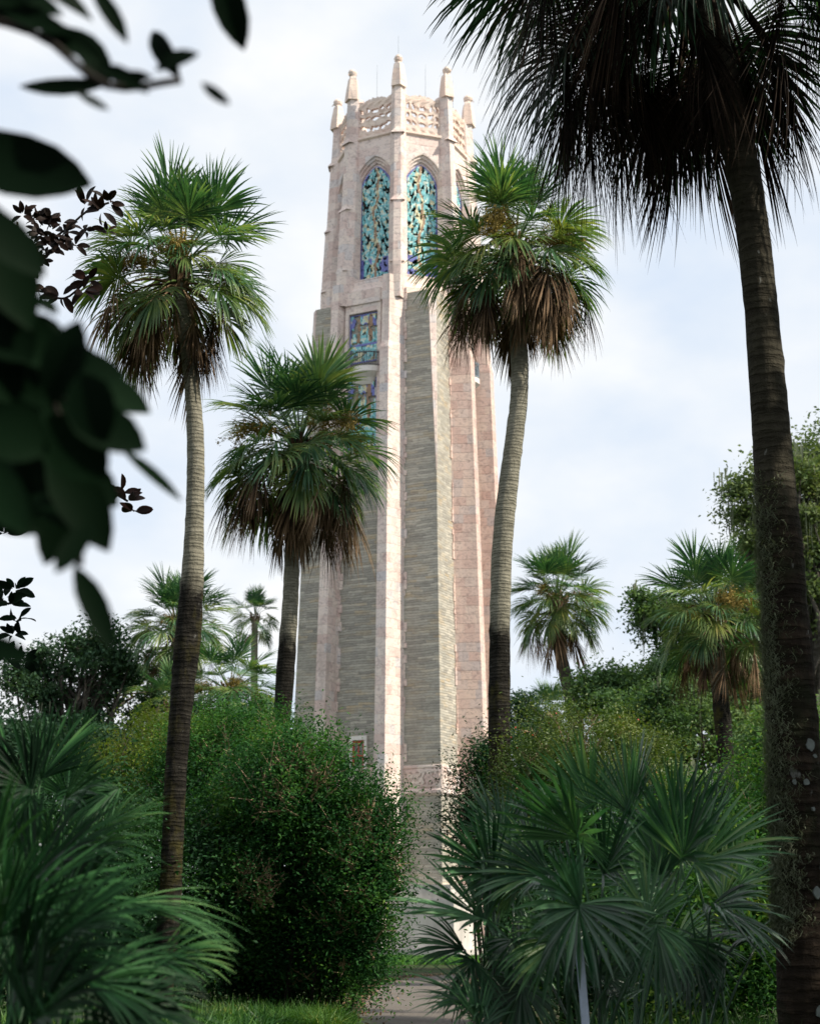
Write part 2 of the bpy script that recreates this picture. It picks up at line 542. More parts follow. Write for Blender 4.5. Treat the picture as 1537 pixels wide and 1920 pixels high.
def azv(az):
    """outward unit vector (x right, y away) for an azimuth measured from the camera side to the right"""
    return np.array([math.sin(R(az)), -math.cos(R(az))])


def tgt(az):
    """unit vector to the right along a face with that normal"""
    return np.array([math.cos(R(az)), math.sin(R(az))])


def taper(z):
    return 1.0 - 0.0037 * (z - 17.0)


HS = 5.27                        # half side of the square shaft at z = 17
FACES = (-26, 64, 154, 244)
Z0, Z_OCT = 0.0, 44.9


def fp(az, t, o, z, s=None):
    """point on a face frame: tangential t, outward o from axis, scaled by taper"""
    k = taper(z) if s is None else s
    p = (tgt(az) * t + azv(az) * o) * k
    return (p[0], p[1], z)


def core_ring(z, c):
    pts = []
    for az in FACES:
        pts.append(fp(az, -HS + c, HS, z))
        pts.append(fp(az, HS - c, HS, z))
    return pts


b = MB()
b.loft([core_ring(0, 0.02), core_ring(31, 0.02), core_ring(44.0, 0.42)], cap1=True)
b.build('shaft_wall', COQ, tower)

# moulded strips beside the chamfered corners
for az in FACES:
    b = MB()
    for k, off in enumerate((0.0, 0.28, 0.56)):
        lo = fp(az + 45, -0.05 + off * 0.1, HS * 1.4142 - 0.05, 31)
        rings = []
        for z, w in ((31.0, 0.02), (36, 0.06), (44.0, 0.09)):
            c = 0.02 + (z - 31) / 13.0 * 0.41
            t0 = (-0.71 + off * 1.9) * c * 0.95
            rin = HS * 1.4142 - c * 0.7071
            rings.append([fp(az + 45, t0 + dx, rin + do, z) for dx, do in ((-w, -.05), (-w, .09), (w, .09), (w, -.05))])
        b.loft(rings, cap0=True, cap1=True)
    b.build('corner_moulding', MARB, tower)


def pier(az, b1, b2, f1, f2, p, z_top, matx):
    """buttress on a square face, with set-offs higher up"""
    b = MB()
    rings = []
    for z, q in ((0, 1.12), (9.9, 1.08), (10.2, 1.0), (39.8, 0.92), (40.3, 0.84), (z_top, 0.78)):
        fm = (f1 + f2) / 2
        rings.append([fp(az, b1, HS - 0.05, z), fp(az, fm + (f1 - fm) * q, HS + p * q, z),
                      fp(az, fm + (f2 - fm) * q, HS + p * q, z), fp(az, b2, HS - 0.05, z)])
    b.loft(rings, cap1=True)
    # toothed quoins along the joints with the coquina
    rng = random.Random(int(az * 7 + b1 * 13))
    z = 11.5
    while z < z_top - 1:
        h = rng.uniform(0.35, 0.7)
        for bb, sg in ((b1, -1), (b2, 1)):
            w = rng.choice((0.0, 0.10, 0.22))
            if w:
                o = np.array(fp(az, bb - (0.02 if sg > 0 else w - .02), HS - 0.02, z))
                b.box(o, np.append(tgt(az) * w, 0), np.append(azv(az) * 0.09, 0), (0, 0, h - 0.05))
        z += h
    return b.build('buttress', matx, tower)


for az in FACES:
    if az == 64 or az == 244:
        pier(az, -2.76, -1.0, -2.21, -1.46, 1.6, 45.2, MARBR)     # t runs away from the near corner
        pier(az, 1.0, 2.76, 1.46, 2.21, 1.6, 45.2, MARBR)
    else:
        pier(az, -3.35, -2.1, -3.1, -2.35, 1.2, 45.2, MARB)
        pier(az, 1.0, 2.76, 1.46, 2.21, 1.6, 45.2, MARB)


def pierced(name, origin, ux, uz, w, h, nx, nz, hole, slot, mats, thick, parent, shape=None, out=None):
    """grille or carved panel: small blocks with real gaps between them"""
    b = MB()
    origin, ux, uz = np.array(origin, float), np.array(ux, float), np.array(uz, float)
    out = np.array(out, float)
    dw, dh = w / nx, h / nz
    for j in range(nz):
        for i in range(nx):
            u, v = (i + 0.5) / nx, (j + 0.5) / nz
            if shape and not shape(u, v):
                continue
            if hole(u, v):
                continue
            c = origin + ux * (i * dw) + uz * (j * dh)
            jt = thick * (0.86 + 0.28 * (0.5 + 0.5 * math.sin(i * .55 + math.sin(j * .4) * 2)) * (0.6 + 0.4 * math.sin(j * .7)))
            b.box(c, ux * dw * 0.985, out * jt, uz * dh * 0.985, slot(u, v))
    return b.build(name, mats, parent)


def vnoise(seed, fx, fz):
    rg = np.random.default_rng(seed)
    G = rg.random((64, 64))

    def f(u, v):
        x, y = u * fx, v * fz
        i, j = int(math.floor(x)), int(math.floor(y))
        a, c = x - i, y - j
        a, c = a * a * (3 - 2 * a), c * c * (3 - 2 * c)
        q = lambda p, r: G[p % 64, r % 64]
        return (q(i, j) * (1 - a) + q(i + 1, j) * a) * (1 - c) + (q(i, j + 1) * (1 - a) + q(i + 1, j + 1) * a) * c
    return f


TILES = [T_TEAL, T_YEL, T_COB, T_BRN, T_PALE]


def arch_half(v, spring=0.80):
    """half width (0..0.5) of a pointed arch panel at relative height v"""
    if v <= spring:
        return 0.5
    q = (v - spring) / (1 - spring)
    return 0.5 * max(0.0, 1 - q ** 1.75) ** 0.75


def window_pattern(seed):
    n1, n2, n3 = vnoise(seed, 9, 22), vnoise(seed + 1, 15, 36), vnoise(seed + 2, 5, 9)
    n4 = vnoise(seed + 7, 13, 44)

    def trunk(u, v):
        return abs(u - 0.5 - 0.07 * math.sin(v * 11 + seed) - .03 * math.sin(v * 29)) < 0.04

    def slot(u, v):
        hw = arch_half(v)
        if abs(u - 0.5) > hw - 0.05 or v < 0.012:
            return 2
        if v < 0.20 and n3(u, v) > 0.48 and abs(u - 0.5) > 0.12:
            return 2
        if trunk(u, v):
            return 3 if n2(u, v) > 0.35 else 1
        if n1(u + .3, v) > 0.74:
            return 1
        if n4(u * 1.5 + .2, v * 1.6) > 0.66:
            return 4
        return 0

    def hole(u, v):
        hw = arch_half(v)
        if abs(u - 0.5) > hw - 0.05 or v < 0.012:
            return False
        if trunk(u, v):
            return n2(u, v) < 0.15
        k = 0.42 if v > 0.2 else 0.34
        return n2(u * 1.2, v * 0.95 + 0.1 * math.sin(u * 9)) < k - .08 or n4(u * 1.2, v) < .24
    return slot, hole


# octagonal belfry --------------------------------------------------------
AI = 4.62                        # inradius of the belfry at z = 52
OCT = [-26 + 45 * k for k in range(8)]


def ok(z):
    return 1.0 - 0.0065 * (z - 52)


def op(az, t, o, z):
    return fp(az, t, o, z, ok(z))


ZS, ZA, ZC, ZP = 45.6, 54.4, 56.6, 59.6     # sill, arch top, string course, parapet top
HWIN = 1.22
HALF = AI * math.tan(R(22.5))


def arch_pts(az, hw, z0, z1, o, n=10, spring=0.80):
    """outline of a pointed-arch opening: up the left side, over, and down the right"""
    pts = []
    H = z1 - z0
    vs = [0, 0.4, spring] + [spring + (1 - spring) * k / n for k in range(1, n + 1)]
    for v in vs:
        pts.append((-2 * hw * arch_half(v, spring), z0 + v * H))
    for v in vs[-2::-1]:
        pts.append((2 * hw * arch_half(v, spring), z0 + v * H))
    return [op(az, t, o, z) for t, z in pts]


for fi, az in enumerate(OCT):
    seen = az in (-71, -26, 19, 64)
    b = MB()
    # wall round the opening: outer rectangle points matched to the arch points
    A = arch_pts(az, HWIN + 0.34, ZS, ZA + 0.75, AI)
    n = len(A)
    ring = []
    k0 = 2
    for i in range(n):
        q = i / (n - 1)
        zz = A[i][2]
        if i <= 3:
            ring.append(op(az, -HALF, AI, zz if i else ZS - 0.9))
        elif i >= n - 4:
            ring.append(op(az, HALF, AI, zz if i < n - 1 else ZS - 0.9))
        else:
            f = (i - 3) / (n - 7)
            if f < 0.25:
                ring.append(op(az, -HALF, AI, A[3][2] + (ZC - A[3][2]) * f * 4))
            elif f > 0.75:
                ring.append(op(az, HALF, AI, A[3][2] + (ZC - A[3][2]) * (1 - f) * 4))
            else:
                ring.append(op(az, -HALF + (f - .25) * 4 * HALF, AI, ZC))
    b.loft([ring, A], close=False)
    # sill wall, stepped mouldings to the reveal
    b.poly([op(az, -HALF, AI, ZS - 0.9), A[0], A[-1], op(az, HALF, AI, ZS - 0.9)])
    prev = A
    for hw, up, o in ((HWIN + .30, .66, AI - .02), (HWIN + .30, .64, AI - .18), (HWIN + .20, .46, AI - .18), (HWIN + .20, .44, AI - .34),
                      (HWIN + .10, .24, AI - .34), (HWIN + .10, .22, AI - .50), (HWIN, 0.0, AI - .50), (HWIN, 0.0, AI - .95)):
        cur = arch_pts(az, hw, ZS, ZA + up, o)
        b.loft([prev, cur], close=False)
        prev = cur
    # sloped sill
    b.poly([op(az, -HWIN - .34, AI + .03, ZS - .12), op(az, HWIN + .34, AI + .03, ZS - .12), op(az, HWIN + .34, AI - .95, ZS + .02), op(az, -HWIN - .34, AI - .95, ZS + .02)])
    b.build('belfry_wall', MARB, tower)
    # base blocking course between shaft and belfry
    b = MB()
    b.loft([[op(az, -HALF - .2, AI + d, z), op(az, HALF + .2, AI + d, z), op(az, HALF, AI - 1.2, z), op(az, -HALF, AI - 1.2, z)]
            for z, d in ((43.7, .30), (44.5, .30), (44.9, .10), (45.4, .05))], cap1=True, cap0=True)
    b.build('sill_course', MARBW if fi % 2 else MARB, tower)
    # tile grille
    if seen:
        slot, hole = window_pattern(5 + fi * 3)
        k = ok(50)
        org = np.array(op(az, -HWIN, AI - .72, ZS))
        wz = ZA - ZS
        win = pierced('tile_grille', org, np.append(tgt(az), 0), (0, 0, 1), 2 * HWIN * k, wz, 40, 150, hole, slot, TILES, 0.10, tower,
                      shape=lambda u, v: abs(u - .5) < arch_half(v), out=np.append(azv(az), 0))
    # string course and parapet
    b = MB()
    b.loft([[op(az, -HALF, AI - .3, z), op(az, -HALF, AI + d, z), op(az, HALF, AI + d, z), op(az, HALF, AI - .3, z)]
            for z, d in ((ZC - .18, .02), (ZC - .08, .16), (ZC + .10, .16), (ZC + .16, .04))], cap0=True, cap1=True)
    b.build('string_course', MARBW, tower)
    hn, hn2 = vnoise(60 + fi, 12, 7), vnoise(90 + fi, 20, 13)

    def crest(u, v):
        top = 0.85 + 0.08 * abs(math.sin(u * math.pi * 4)) ** .6 + (0.07 * (1 - abs(u - .5) / .08) ** .5 if abs(u - .5) < .08 else 0)
        return v < top

    rgp = random.Random(400 + fi)
    drops = []
    for gy in range(3):
        for gx in range(4):
            drops.append(((gx + .5) / 8 + .02 + rgp.uniform(-.02, .02), .2 + gy * .22 + rgp.uniform(-.04, .04), rgp.uniform(.048, .074), rgp.uniform(.030, .048), rgp.uniform(0, 3.14)))

    def phole(u, v):
        if v < .10 or v > .84 or u < .03 or u > .97:
            return False
        w = u if u < .5 else 1 - u
        for cx, cy, ra, rb, th in drops:
            x, y = (w - cx), (v - cy) * .75
            p, q = x * math.cos(th) + y * math.sin(th), -x * math.sin(th) + y * math.cos(th)
            if (p / ra) ** 2 + (q / (rb * (1 - .5 * p / ra))) ** 2 < 1:
                return True
        return False
    k = ok(58)
    pierced('parapet_screen', op(az, -HALF, AI - .28, ZC + .16), np.append(tgt(az), 0), (0, 0, 1), 2 * HALF * k * .995, ZP - ZC + .1, 64, 48,
            phole, lambda u, v: 0, [MARBW], 0.26, tower, shape=crest, out=np.append(azv(az), 0))
    # dark belfry room wall behind the grille
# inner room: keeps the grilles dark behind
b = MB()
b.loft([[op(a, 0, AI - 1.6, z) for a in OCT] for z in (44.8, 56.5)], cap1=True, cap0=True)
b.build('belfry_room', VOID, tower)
b = MB()
b.loft([[op(a + 22.5, 0, (AI - .3) / math.cos(R(22.5)), z) for a in OCT] for z in (56.3, 56.5)], cap1=True, cap0=True)
b.build('roof_deck', MARB, tower)


def statue(az, z0, parent, seed):
    """hooded bird-like figure standing on the pier top, facing outward"""
    rg = random.Random(seed)
    r0 = 5.12
    kx = 1.55
    secs = [(0.0, .36, .34), (.5, .34, .32), (1.0, .31, .29), (1.45, .27, .25), (1.8, .24, .21), (2.0, .15, .15), (2.12, .19, .21), (2.32, .22, .24), (2.5, .15, .17), (2.6, .04, .05)]
    b = MB()
    rings = []
    for h, w, d in secs:
        lean = 0.10 * max(0, h - 1.6)
        rr = []
        for k in range(10):
            a = 2 * math.pi * k / 10
            fold = 1 + (0.12 * math.cos(5 * a) if h < 1.9 else 0)
            rr.append(op(az, kx * w * fold * math.cos(a), r0 + kx * d * fold * math.sin(a) + lean, z0 + h))
        rings.append(rr)
    b.loft(rings, cap1=True, cap0=True)
    # beak and folded wings
    b.loft([[op(az, -.07, r0 + .28, z0 + 2.36), op(az, .07, r0 + .28, z0 + 2.36), op(az, 0, r0 + .28, z0 + 2.2)],
            [op(az, -.01, r0 + .55, z0 + 2.02), op(az, .01, r0 + .55, z0 + 2.02), op(az, 0, r0 + .5, z0 + 1.98)]], cap1=True)
    for sg in (-1, 1):
        b.loft([[op(az, sg * .26, r0 - .22, z0 + .5), op(az, sg * .40, r0 - .05, z0 + .6), op(az, sg * .30, r0 + .18, z0 + .5)],
                [op(az, sg * .24, r0 - .16, z0 + 1.75), op(az, sg * .34, r0, z0 + 1.8), op(az, sg * .24, r0 + .14, z0 + 1.75)]], cap1=True, cap0=True)
    return b.build('statue', MARBW, parent)


for vi in range(8):
    az = -26 + 22.5 + 45 * vi
    dz = {0: .12, 1: -.12, 7: -.12, 2: -.55, 6: -.55}.get(vi, -.3)
    b = MB()
    rv = AI / math.cos(R(22.5))
    # prow-shaped pier with facets parallel to the two faces it joins, stepping in as it rises
    rings = []
    for z, w, pr in ((43.6, .50, .62), (46.2, .62, .70), (46.6, .62, .66), (51.0, .60, .60), (51.3, .58, .52), (56.2, .56, .48), (56.5, .56, .44), (60.0 + dz, .52, .40)):
        rings.append([op(az, -w, rv - .62, z), op(az, -w, rv - .25 + pr * .35, z), op(az, -w * .42, rv + pr, z), op(az, w * .42, rv + pr, z),
                      op(az, w, rv - .25 + pr * .35, z), op(az, w, rv - .62, z)])
    b.loft(rings, cap1=True)
    # gabled offsets
    for z in (46.3, 51.0, 56.3):
        b.loft([[op(az, -.5, rv + .2, z), op(az, .5, rv + .2, z), op(az, .5, rv + .66, z - .1), op(az, -.5, rv + .66, z - .1)],
                [op(az, -.1, rv + .2, z + .5), op(az, .1, rv + .2, z + .5), op(az, .1, rv + .45, z + .42), op(az, -.1, rv + .45, z + .42)]], cap1=True)
    b.build('belfry_pier', MARB, tower)
    statue(az, 59.9 + dz, tower, vi)
for az in (-24, 21, 66):
    b = MB()
    p = op(az - (4 if az < 0 else -4), 0, AI - .5, 58.9)
    b.tube([p, (p[0], p[1], 62.6)], [0.022, 0.012], 5)
    b.build('lightning_rod', BLUEIRON, tower)
b = MB()
p = op(-3.5, 0, 5.1, 62.3)
b.tube([p, (p[0], p[1], 64.2)], [0.022, 0.012], 5)
b.build('lightning_rod', BLUEIRON, tower)

# central bays of the square faces: marble surround, grilles, balcony --------
for az, t0, t1 in ((-26, -2.1, 1.0), (64, -1.0, 1.0)):
    tm, hw = (t0 + t1) / 2, (t1 - t0) / 2
    b = MB()
    T3 = np.append(tgt(az), 0)
    O3 = np.append(azv(az), 0)

    def bar(ta, tb, za, zb, d, mb=b):
        mb.loft([[fp(az, ta, HS - .1, z), fp(az, ta, HS + d, z), fp(az, tb, HS + d, z), fp(az, tb, HS - .1, z)] for z in (za, zb)], cap0=True, cap1=True)
    bar(t0 + .02, tm - hw * .80, 33.0, 43.6, .42)
    bar(tm + hw * .80, t1 - .02, 33.0, 43.6, .42)
    bar(tm - hw * .80, tm + hw * .80, 43.0, 43.6, .40)
    bar(t0 + .02, t1 - .02, 43.6, 44.6, .55)
    b.build('bay_surround', MARB, tower)
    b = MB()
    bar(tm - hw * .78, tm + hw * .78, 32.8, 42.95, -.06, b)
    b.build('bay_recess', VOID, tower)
    na, nb2, nc = vnoise(41, 9, 9), vnoise(42, 17, 17), vnoise(44, 6, 6)

    def slot2(u, v):
        if u < .05 or u > .95 or v < .03 or v > .97 or abs(v - .36) < .02:
            return 2
        for cx in (.3, .72):
            if v > .42 and abs(u - cx) < .07 * (1.25 - abs(v - .7) * 1.6):
                return 3
        if v > .72 and na(u, v) > .55:
            return 2
        return 1 if nc(u, v) > .68 else (4 if nb2(u, v) > .75 else 0)

    def hole2(u, v):
        if u < .05 or u > .95 or v < .03 or v > .97 or abs(v - .36) < .02:
            return False
        return nb2(u, v) < .36
    k = taper(40)
    for za, zb in ((39.4, 42.95), (33.2, 38.2)):
        pierced('tile_panel', fp(az, tm - hw * .78, HS + .02, za), T3, (0, 0, 1), 2 * hw * .78 * k, zb - za, 30, 44, hole2, slot2, TILES, .08, tower, out=O3)
    # balcony
    bal = MB()
    zb = 38.7

    def arc(r, z, depth, nn=12):
        return [fp(az, tm + r * math.cos(math.pi * (1 - q / nn)), HS + .1 + depth * math.sin(math.pi * q / nn), z) for q in range(nn + 1)]
    bw = hw * .99
    bal.loft([arc(bw * .5, zb - 1.0, .25), arc(bw * .7, zb - .6, .55), arc(bw * .95, zb - .30, .98), arc(bw, zb - .26, 1.05), arc(bw, zb + .12, 1.05)], cap1=True, cap0=True)
    bo = bal.build('balcony', PALE, tower)
    rl = MB()
    for zz, rr in ((zb + .22, .03), (zb + 1.12, .045)):
        rl.tube(arc(bw * .97, zz, 1.0, 24), rr, 5)
    for pt in arc(bw * .97, zb + .12, 1.0, 26):
        rl.tube([pt, (pt[0], pt[1], zb + 1.3)], .022, 4)
    rl.build('railing', IRON if az < 0 else BLUEIRON, bo)

# hanging carved bracket in the right-hand bay, slit, red window
b = MB()
b.loft([[fp(64, -.35, HS, z), fp(64, -.35, HS + d, z), fp(64, .35, HS + d, z), fp(64, .35, HS, z)] for z, d in ((28.6, .1), (29.2, .5), (31.6, .55), (31.8, .2))], cap0=True, cap1=True)
b.build('carved_bracket', MARBW, tower)
b = MB()
b.box(fp(64, 4.0, HS + .004, 20.0), np.append(tgt(64) * .28, 0), np.append(azv(64) * .03, 0), (0, 0, 1.35))
b.build('slit_window', VOID, tower)

zc = 12.6
b = MB()
for ta, tb, za, zb_, d in ((-.62, -.42, zc - 1.2, zc + .85, .16), (.42, .62, zc - 1.2, zc + .85, .16), (-.62, .62, zc + .85, zc + 1.12, .18)):
    b.loft([[fp(-26, -.42 + ta, HS - .1, z), fp(-26, -.42 + ta, HS + d, z), fp(-26, -.42 + tb, HS + d, z), fp(-26, -.42 + tb, HS - .1, z)] for z in (za, zb_)], cap0=True, cap1=True)
wf = b.build('window', PALE, tower)
b = MB()
for ta, tb, za, zb_ in ((-.41, -.30, -1.2, .84), (.30, .41, -1.2, .84), (-.30, .30, .66, .84), (-.30, .30, -.2, -.1), (-.04, .04, -.1, .66)):
    b.loft([[fp(-26, -.42 + ta, HS, zc + z), fp(-26, -.42 + ta, HS + .08, zc + z), fp(-26, -.42 + tb, HS + .08, zc + z), fp(-26, -.42 + tb, HS, zc + z)] for z in (za, zb_)], cap0=True, cap1=True)
b.build('sash', RED, wf)
b = MB()
b.box(fp(-26, -.42 - .31, HS + .01, zc - 1.2), np.append(tgt(-26) * .62, 0), np.append(azv(-26) * .02, 0), (0, 0, 1.88))
b.build('pane', GLASS, wf)

# carved frieze band and string round the lower shaft
for az in (-26, 64):
    b = MB()
    for z, d0, d1 in ((9.9, .02, .10),):
        for ta, tb in ((-HS - .1, HS + .1),):
            b.loft([[fp(az, ta, HS - .1, zz), fp(az, ta, HS + d, zz), fp(az, tb, HS + d, zz), fp(az, tb, HS - .1, zz)]
                    for zz, d in ((9.75, .04), (9.9, .2), (10.1, .2), (10.2, .06), (11.45, .06), (11.5, .12), (11.62, .12), (11.68, .02))], cap0=True, cap1=True)
    fb = b.build('frieze', MARB, tower)
    if True:
        h1 = vnoise(70 + az, 22, 8)
        ts = (2.8, HS - .05) if az < 0 else (-HS + .05, -2.8)
        pierced('frieze_carving', fp(az, ts[0], HS + .05, 10.3), np.append(tgt(az), 0), (0, 0, 1), (ts[1] - ts[0]) * taper(11), 1.05, 44, 18,
                lambda u, v: (.12 < v < .9) and h1(u * 1.3, v) < .36, lambda u, v: 0, [MARB], .09, fb, out=np.append(azv(az), 0))
# pale marble plinth with steps, lawn edge wall
b = MB()
for z0, z1, e in ((0, .5, 1.9), (.5, 3.4, 1.2), (3.4, 4.3, .9)):
    b.loft([[fp(a, sgn * (HS + e), HS + e, z, 1.06) for a in FACES for sgn in (-1, 1)] for z in (z0 + .002, z1)], cap1=True)
b.build('plinth', m_plain('weathered_marble', (0.50, 0.47, 0.44), .7, .28, .9, .2, .2, (1, 1, .25)), tower)

# ------------------------------------------------------------------ palm fronds
def norm(v):
    return v / (np.linalg.norm(v) + 1e-9)


def fan(V, Fq, hub, d0, nrm, Rb, nseg, phimax, droop, rng, fold=0.3, split=0.42, costa=0.18, wid=1.0, jit=0.06, steps=(0, .2, .42, .62, .8, .93, 1.0), lens=0.38):
    """one palm fan: pleated segments joined near the hub, free and tapering beyond"""
    d0 = norm(np.array(d0, float))
    nrm = np.array(nrm, float)
    nrm = norm(nrm - d0 * np.dot(nrm, d0))
    lat = np.cross(nrm, d0)
    dphi = 2 * phimax / nseg
    for k in range(nseg):
        ph = -phimax + dphi * (k + 0.5) + rng.normal(0, jit * 0.3)
        q = abs(ph) / phimax
        Ls = Rb * (1 - lens * q ** 2) * rng.uniform(0.88, 1.06)
        d = math.cos(ph) * d0 + math.sin(ph) * lat + nrm * (fold * abs(math.sin(ph)) + rng.normal(0, jit))
        d = norm(d)
        start = hub + d0 * (costa * Rb * (1 - q) * 0.9)
        side = norm(np.cross(d, nrm))
        p = start.copy()
        base = len(V)
        prev = 0.0
        g = np.array([0, 0, -1.0])
        tw = droop * rng.uniform(0.6, 1.4)
        hws = Ls * split * math.tan(dphi / 2) * 1.05 * wid
        for si, s in enumerate(steps):
            ds = (s - prev) * Ls
            prev = s
            d = norm(d + g * tw * (s ** 1.6) * ds / Rb * 2.2)
            p = p + d * ds
            if s <= split:
                hw = max(0.004, hws * (s / split) ** 0.9)
            else:
                hw = hws * max(0.04, (1 - (s - split) / (1 - split)) ** 0.8)
            sd_ = norm(np.cross(d, nrm) * 0.8 + side * 0.2)
            nn = norm(np.cross(sd_, d))
            V.append(p - sd_ * hw)
            V.append(p - nn * hw * 0.55)
            V.append(p + sd_ * hw)
        m = len(steps)
        for i in range(m - 1):
            a = base + i * 3
            Fq.append([a, a + 1, a + 4, a + 3])
            Fq.append([a + 1, a + 2, a + 5, a + 4])


def petiole(V, Fq, pts, r0, r1):
    mb = MB()
    n = len(pts)
    mb.tube(pts, [r0 + (r1 - r0) * i / (n - 1) for i in range(n)], 4)
    b0 = len(V)
    V.extend(np.array(v) for v in mb.v)
    for f in mb.f:
        if len(f) == 4:
            Fq.append([b0 + i for i in f])


def frond_mesh(name, elev, plen, Rb, mat, seed, dead=False, nseg=44, droop=0.5, sag=0.35, dw=1.9, gw=1.25):
    rng = np.random.default_rng(seed)
    V, Fq = [], []
    e0 = R(elev)
    pts = [np.zeros(3)]
    d = np.array([math.cos(e0), 0, math.sin(e0)])
    for i in range(6):
        d = norm(d + np.array([0, 0, -1]) * sag * (i + 1) / 6 * 0.45)
        pts.append(pts[-1] + d * plen / 6)
    petiole(V, Fq, pts, 0.028, 0.012)
    nrm = np.array([-d[2], 0, d[0]])
    if nrm[2] < 0:
        nrm = -nrm if not dead else nrm
    if dead:
        dd = norm(d * 0.35 + np.array([rng.normal(0, .12), rng.normal(0, .12), -1.0]))
        nrm = np.array([1.0, 0, 0.1])
        fan(V, Fq, pts[-1], dd, nrm, Rb, nseg - 8, R(rng.uniform(26, 46)), 1.1, rng, fold=-0.5, split=0.4, costa=0.3, wid=dw, jit=0.30)
    else:
        roll = rng.normal(0, 0.22)
        nrm = nrm + np.array([0, 1, 0]) * roll
        fan(V, Fq, pts[-1], norm(d + np.array([0, 0, -0.12])), nrm, Rb, nseg, R(rng.uniform(92, 118)), droop, rng, fold=0.34, split=0.5, jit=.09, wid=gw)
    me = mesh(name, np.array(V), np.array(Fq), mat)
    md = me.data
    bpy.data.objects.remove(me)
    return md


GREEN_CLASSES = [(86, .2, .06), (70, .35, .12), (54, .55, .22), (38, .8, .32), (22, 1.0, .42), (6, 1.25, .5), (-10, 1.4, .5), (-26, 1.5, .45)]


def frond_set(mats, deadm, plen, Rb, nseg=44, seed=0, dw=1.9, gw=1.2):
    gs = []
    for ci, (el, dr, sg) in enumerate(GREEN_CLASSES):
        row = []
        for v in range(3):
            low = ci >= 4
            row.append(frond_mesh('frond', el + (v - 1) * 4, plen * (0.75 if ci == 0 else 1), Rb, mats[1] if (low and v == 1) or (ci >= 6 and v == 0) else mats[0], seed + ci * 10 + v, False, nseg, dr, sg, dw, gw))
        gs.append(row)
    ds = [frond_mesh('dead_frond', el, plen * (1.0 + .2 * (i % 2)), Rb * (.82 + .16 * (i % 3)), deadm, seed + 300 + i, True, nseg, 1.0, 0.6, dw, gw) for i, el in
          enumerate((8, -4, -16, -30, -44, -12, -52))]
    return gs, ds


SET_A = frond_set((FR_GREEN, FR_YEL), FR_DEAD, 1.12, 1.10, 42, 1)
SET_N = frond_set((FR_DARK, FR_DARK), FR_DDEAD, 1.1, 1.10, 62, 500, 1.35, 0.95)


def flower_mesh(seed):
    rng = np.random.default_rng(seed)
    V, Fq = [], []
    pts = [np.zeros(3)]
    d = norm(np.array([0.8, 0, 0.65]))
    for i in range(8):
        d = norm(d + np.array([0, 0, -0.16]))
        pts.append(pts[-1] + d * 0.17)
    petiole(V, Fq, pts, 0.014, 0.005)
    for i in range(3, 9):
        for k in range(9):
            dd = norm(rng.normal(0, 1, 3) + np.array([.4, 0, -.1]))
            L_ = rng.uniform(.2, .42)
            petiole(V, Fq, [pts[i], pts[i] + dd * L_ * .5, pts[i] + dd * L_ + np.array([0, 0, -.05])], .005, .003)
            for q in range(26):
                c = pts[i] + dd * L_ * rng.uniform(.25, 1.05) + rng.normal(0, .035, 3)
                a, b2 = rng.normal(0, .012, 3), rng.normal(0, .012, 3)
                b0 = len(V)
                V.extend([c - a, c - b2, c + a, c + b2])
                Fq.append([b0, b0 + 1, b0 + 2, b0 + 3])
    o = mesh('flower_stalk', np.array(V), np.array(Fq), FLOWER)
    md = o.data
    bpy.data.objects.remove(o)
    return md


FLOWERS = [flower_mesh(900 + i) for i in range(3)]


def smooth_path(pts, n=8):
    """Catmull-Rom through points"""
    P = [np.array(p, float) for p in pts]
    P = [2 * P[0] - P[1]] + P + [2 * P[-1] - P[-2]]
    out = []
    for i in range(1, len(P) - 2):
        for k in range(n):
            t = k / n
            a, b_, c, d = P[i - 1], P[i], P[i + 1], P[i + 2]
            out.append(0.5 * (2 * b_ + (c - a) * t + (2 * a - 5 * b_ + 4 * c - d) * t * t + (3 * b_ - a - 3 * c + d) * t ** 3))
    out.append(P[-2])
    return out


def trunk_mesh(name, pts4, mat, parent, seed=0, rough=0.05, nside=18, n=10, base=None):
    """trunk through (x,y,z,r) points, with a slightly uneven surface"""
    rng = np.random.default_rng(seed)
    sp = smooth_path(pts4, n)
    mb = MB()
    rings = []
    for i, p in enumerate(sp):
        r = p[3]
        rr = []
        for k in range(nside):
            a = 2 * math.pi * k / nside
            q = r * (1 + rng.normal(0, rough))
            rr.append((p[0] + q * math.cos(a), p[1] + q * math.sin(a), p[2]))
        rings.append(rr)
    mb.loft(rings, cap0=True, cap1=True)
    if base is not None:
        mb.v = [tuple(np.array(v) - base) for v in mb.v]
    return mb.build(name, mat, parent, smooth=True)


def place(md, parent, loc, az, sc, rng, tilt=0.0, name=None):
    o = bpy.data.objects.new(name or md.name.split('.')[0], md)
    COL.objects.link(o)
    o.parent = parent
    o.location = loc
    o.rotation_euler = (rng.gauss(0, tilt), rng.gauss(0, tilt), az)
    o.scale = (sc, sc, sc)
    return o


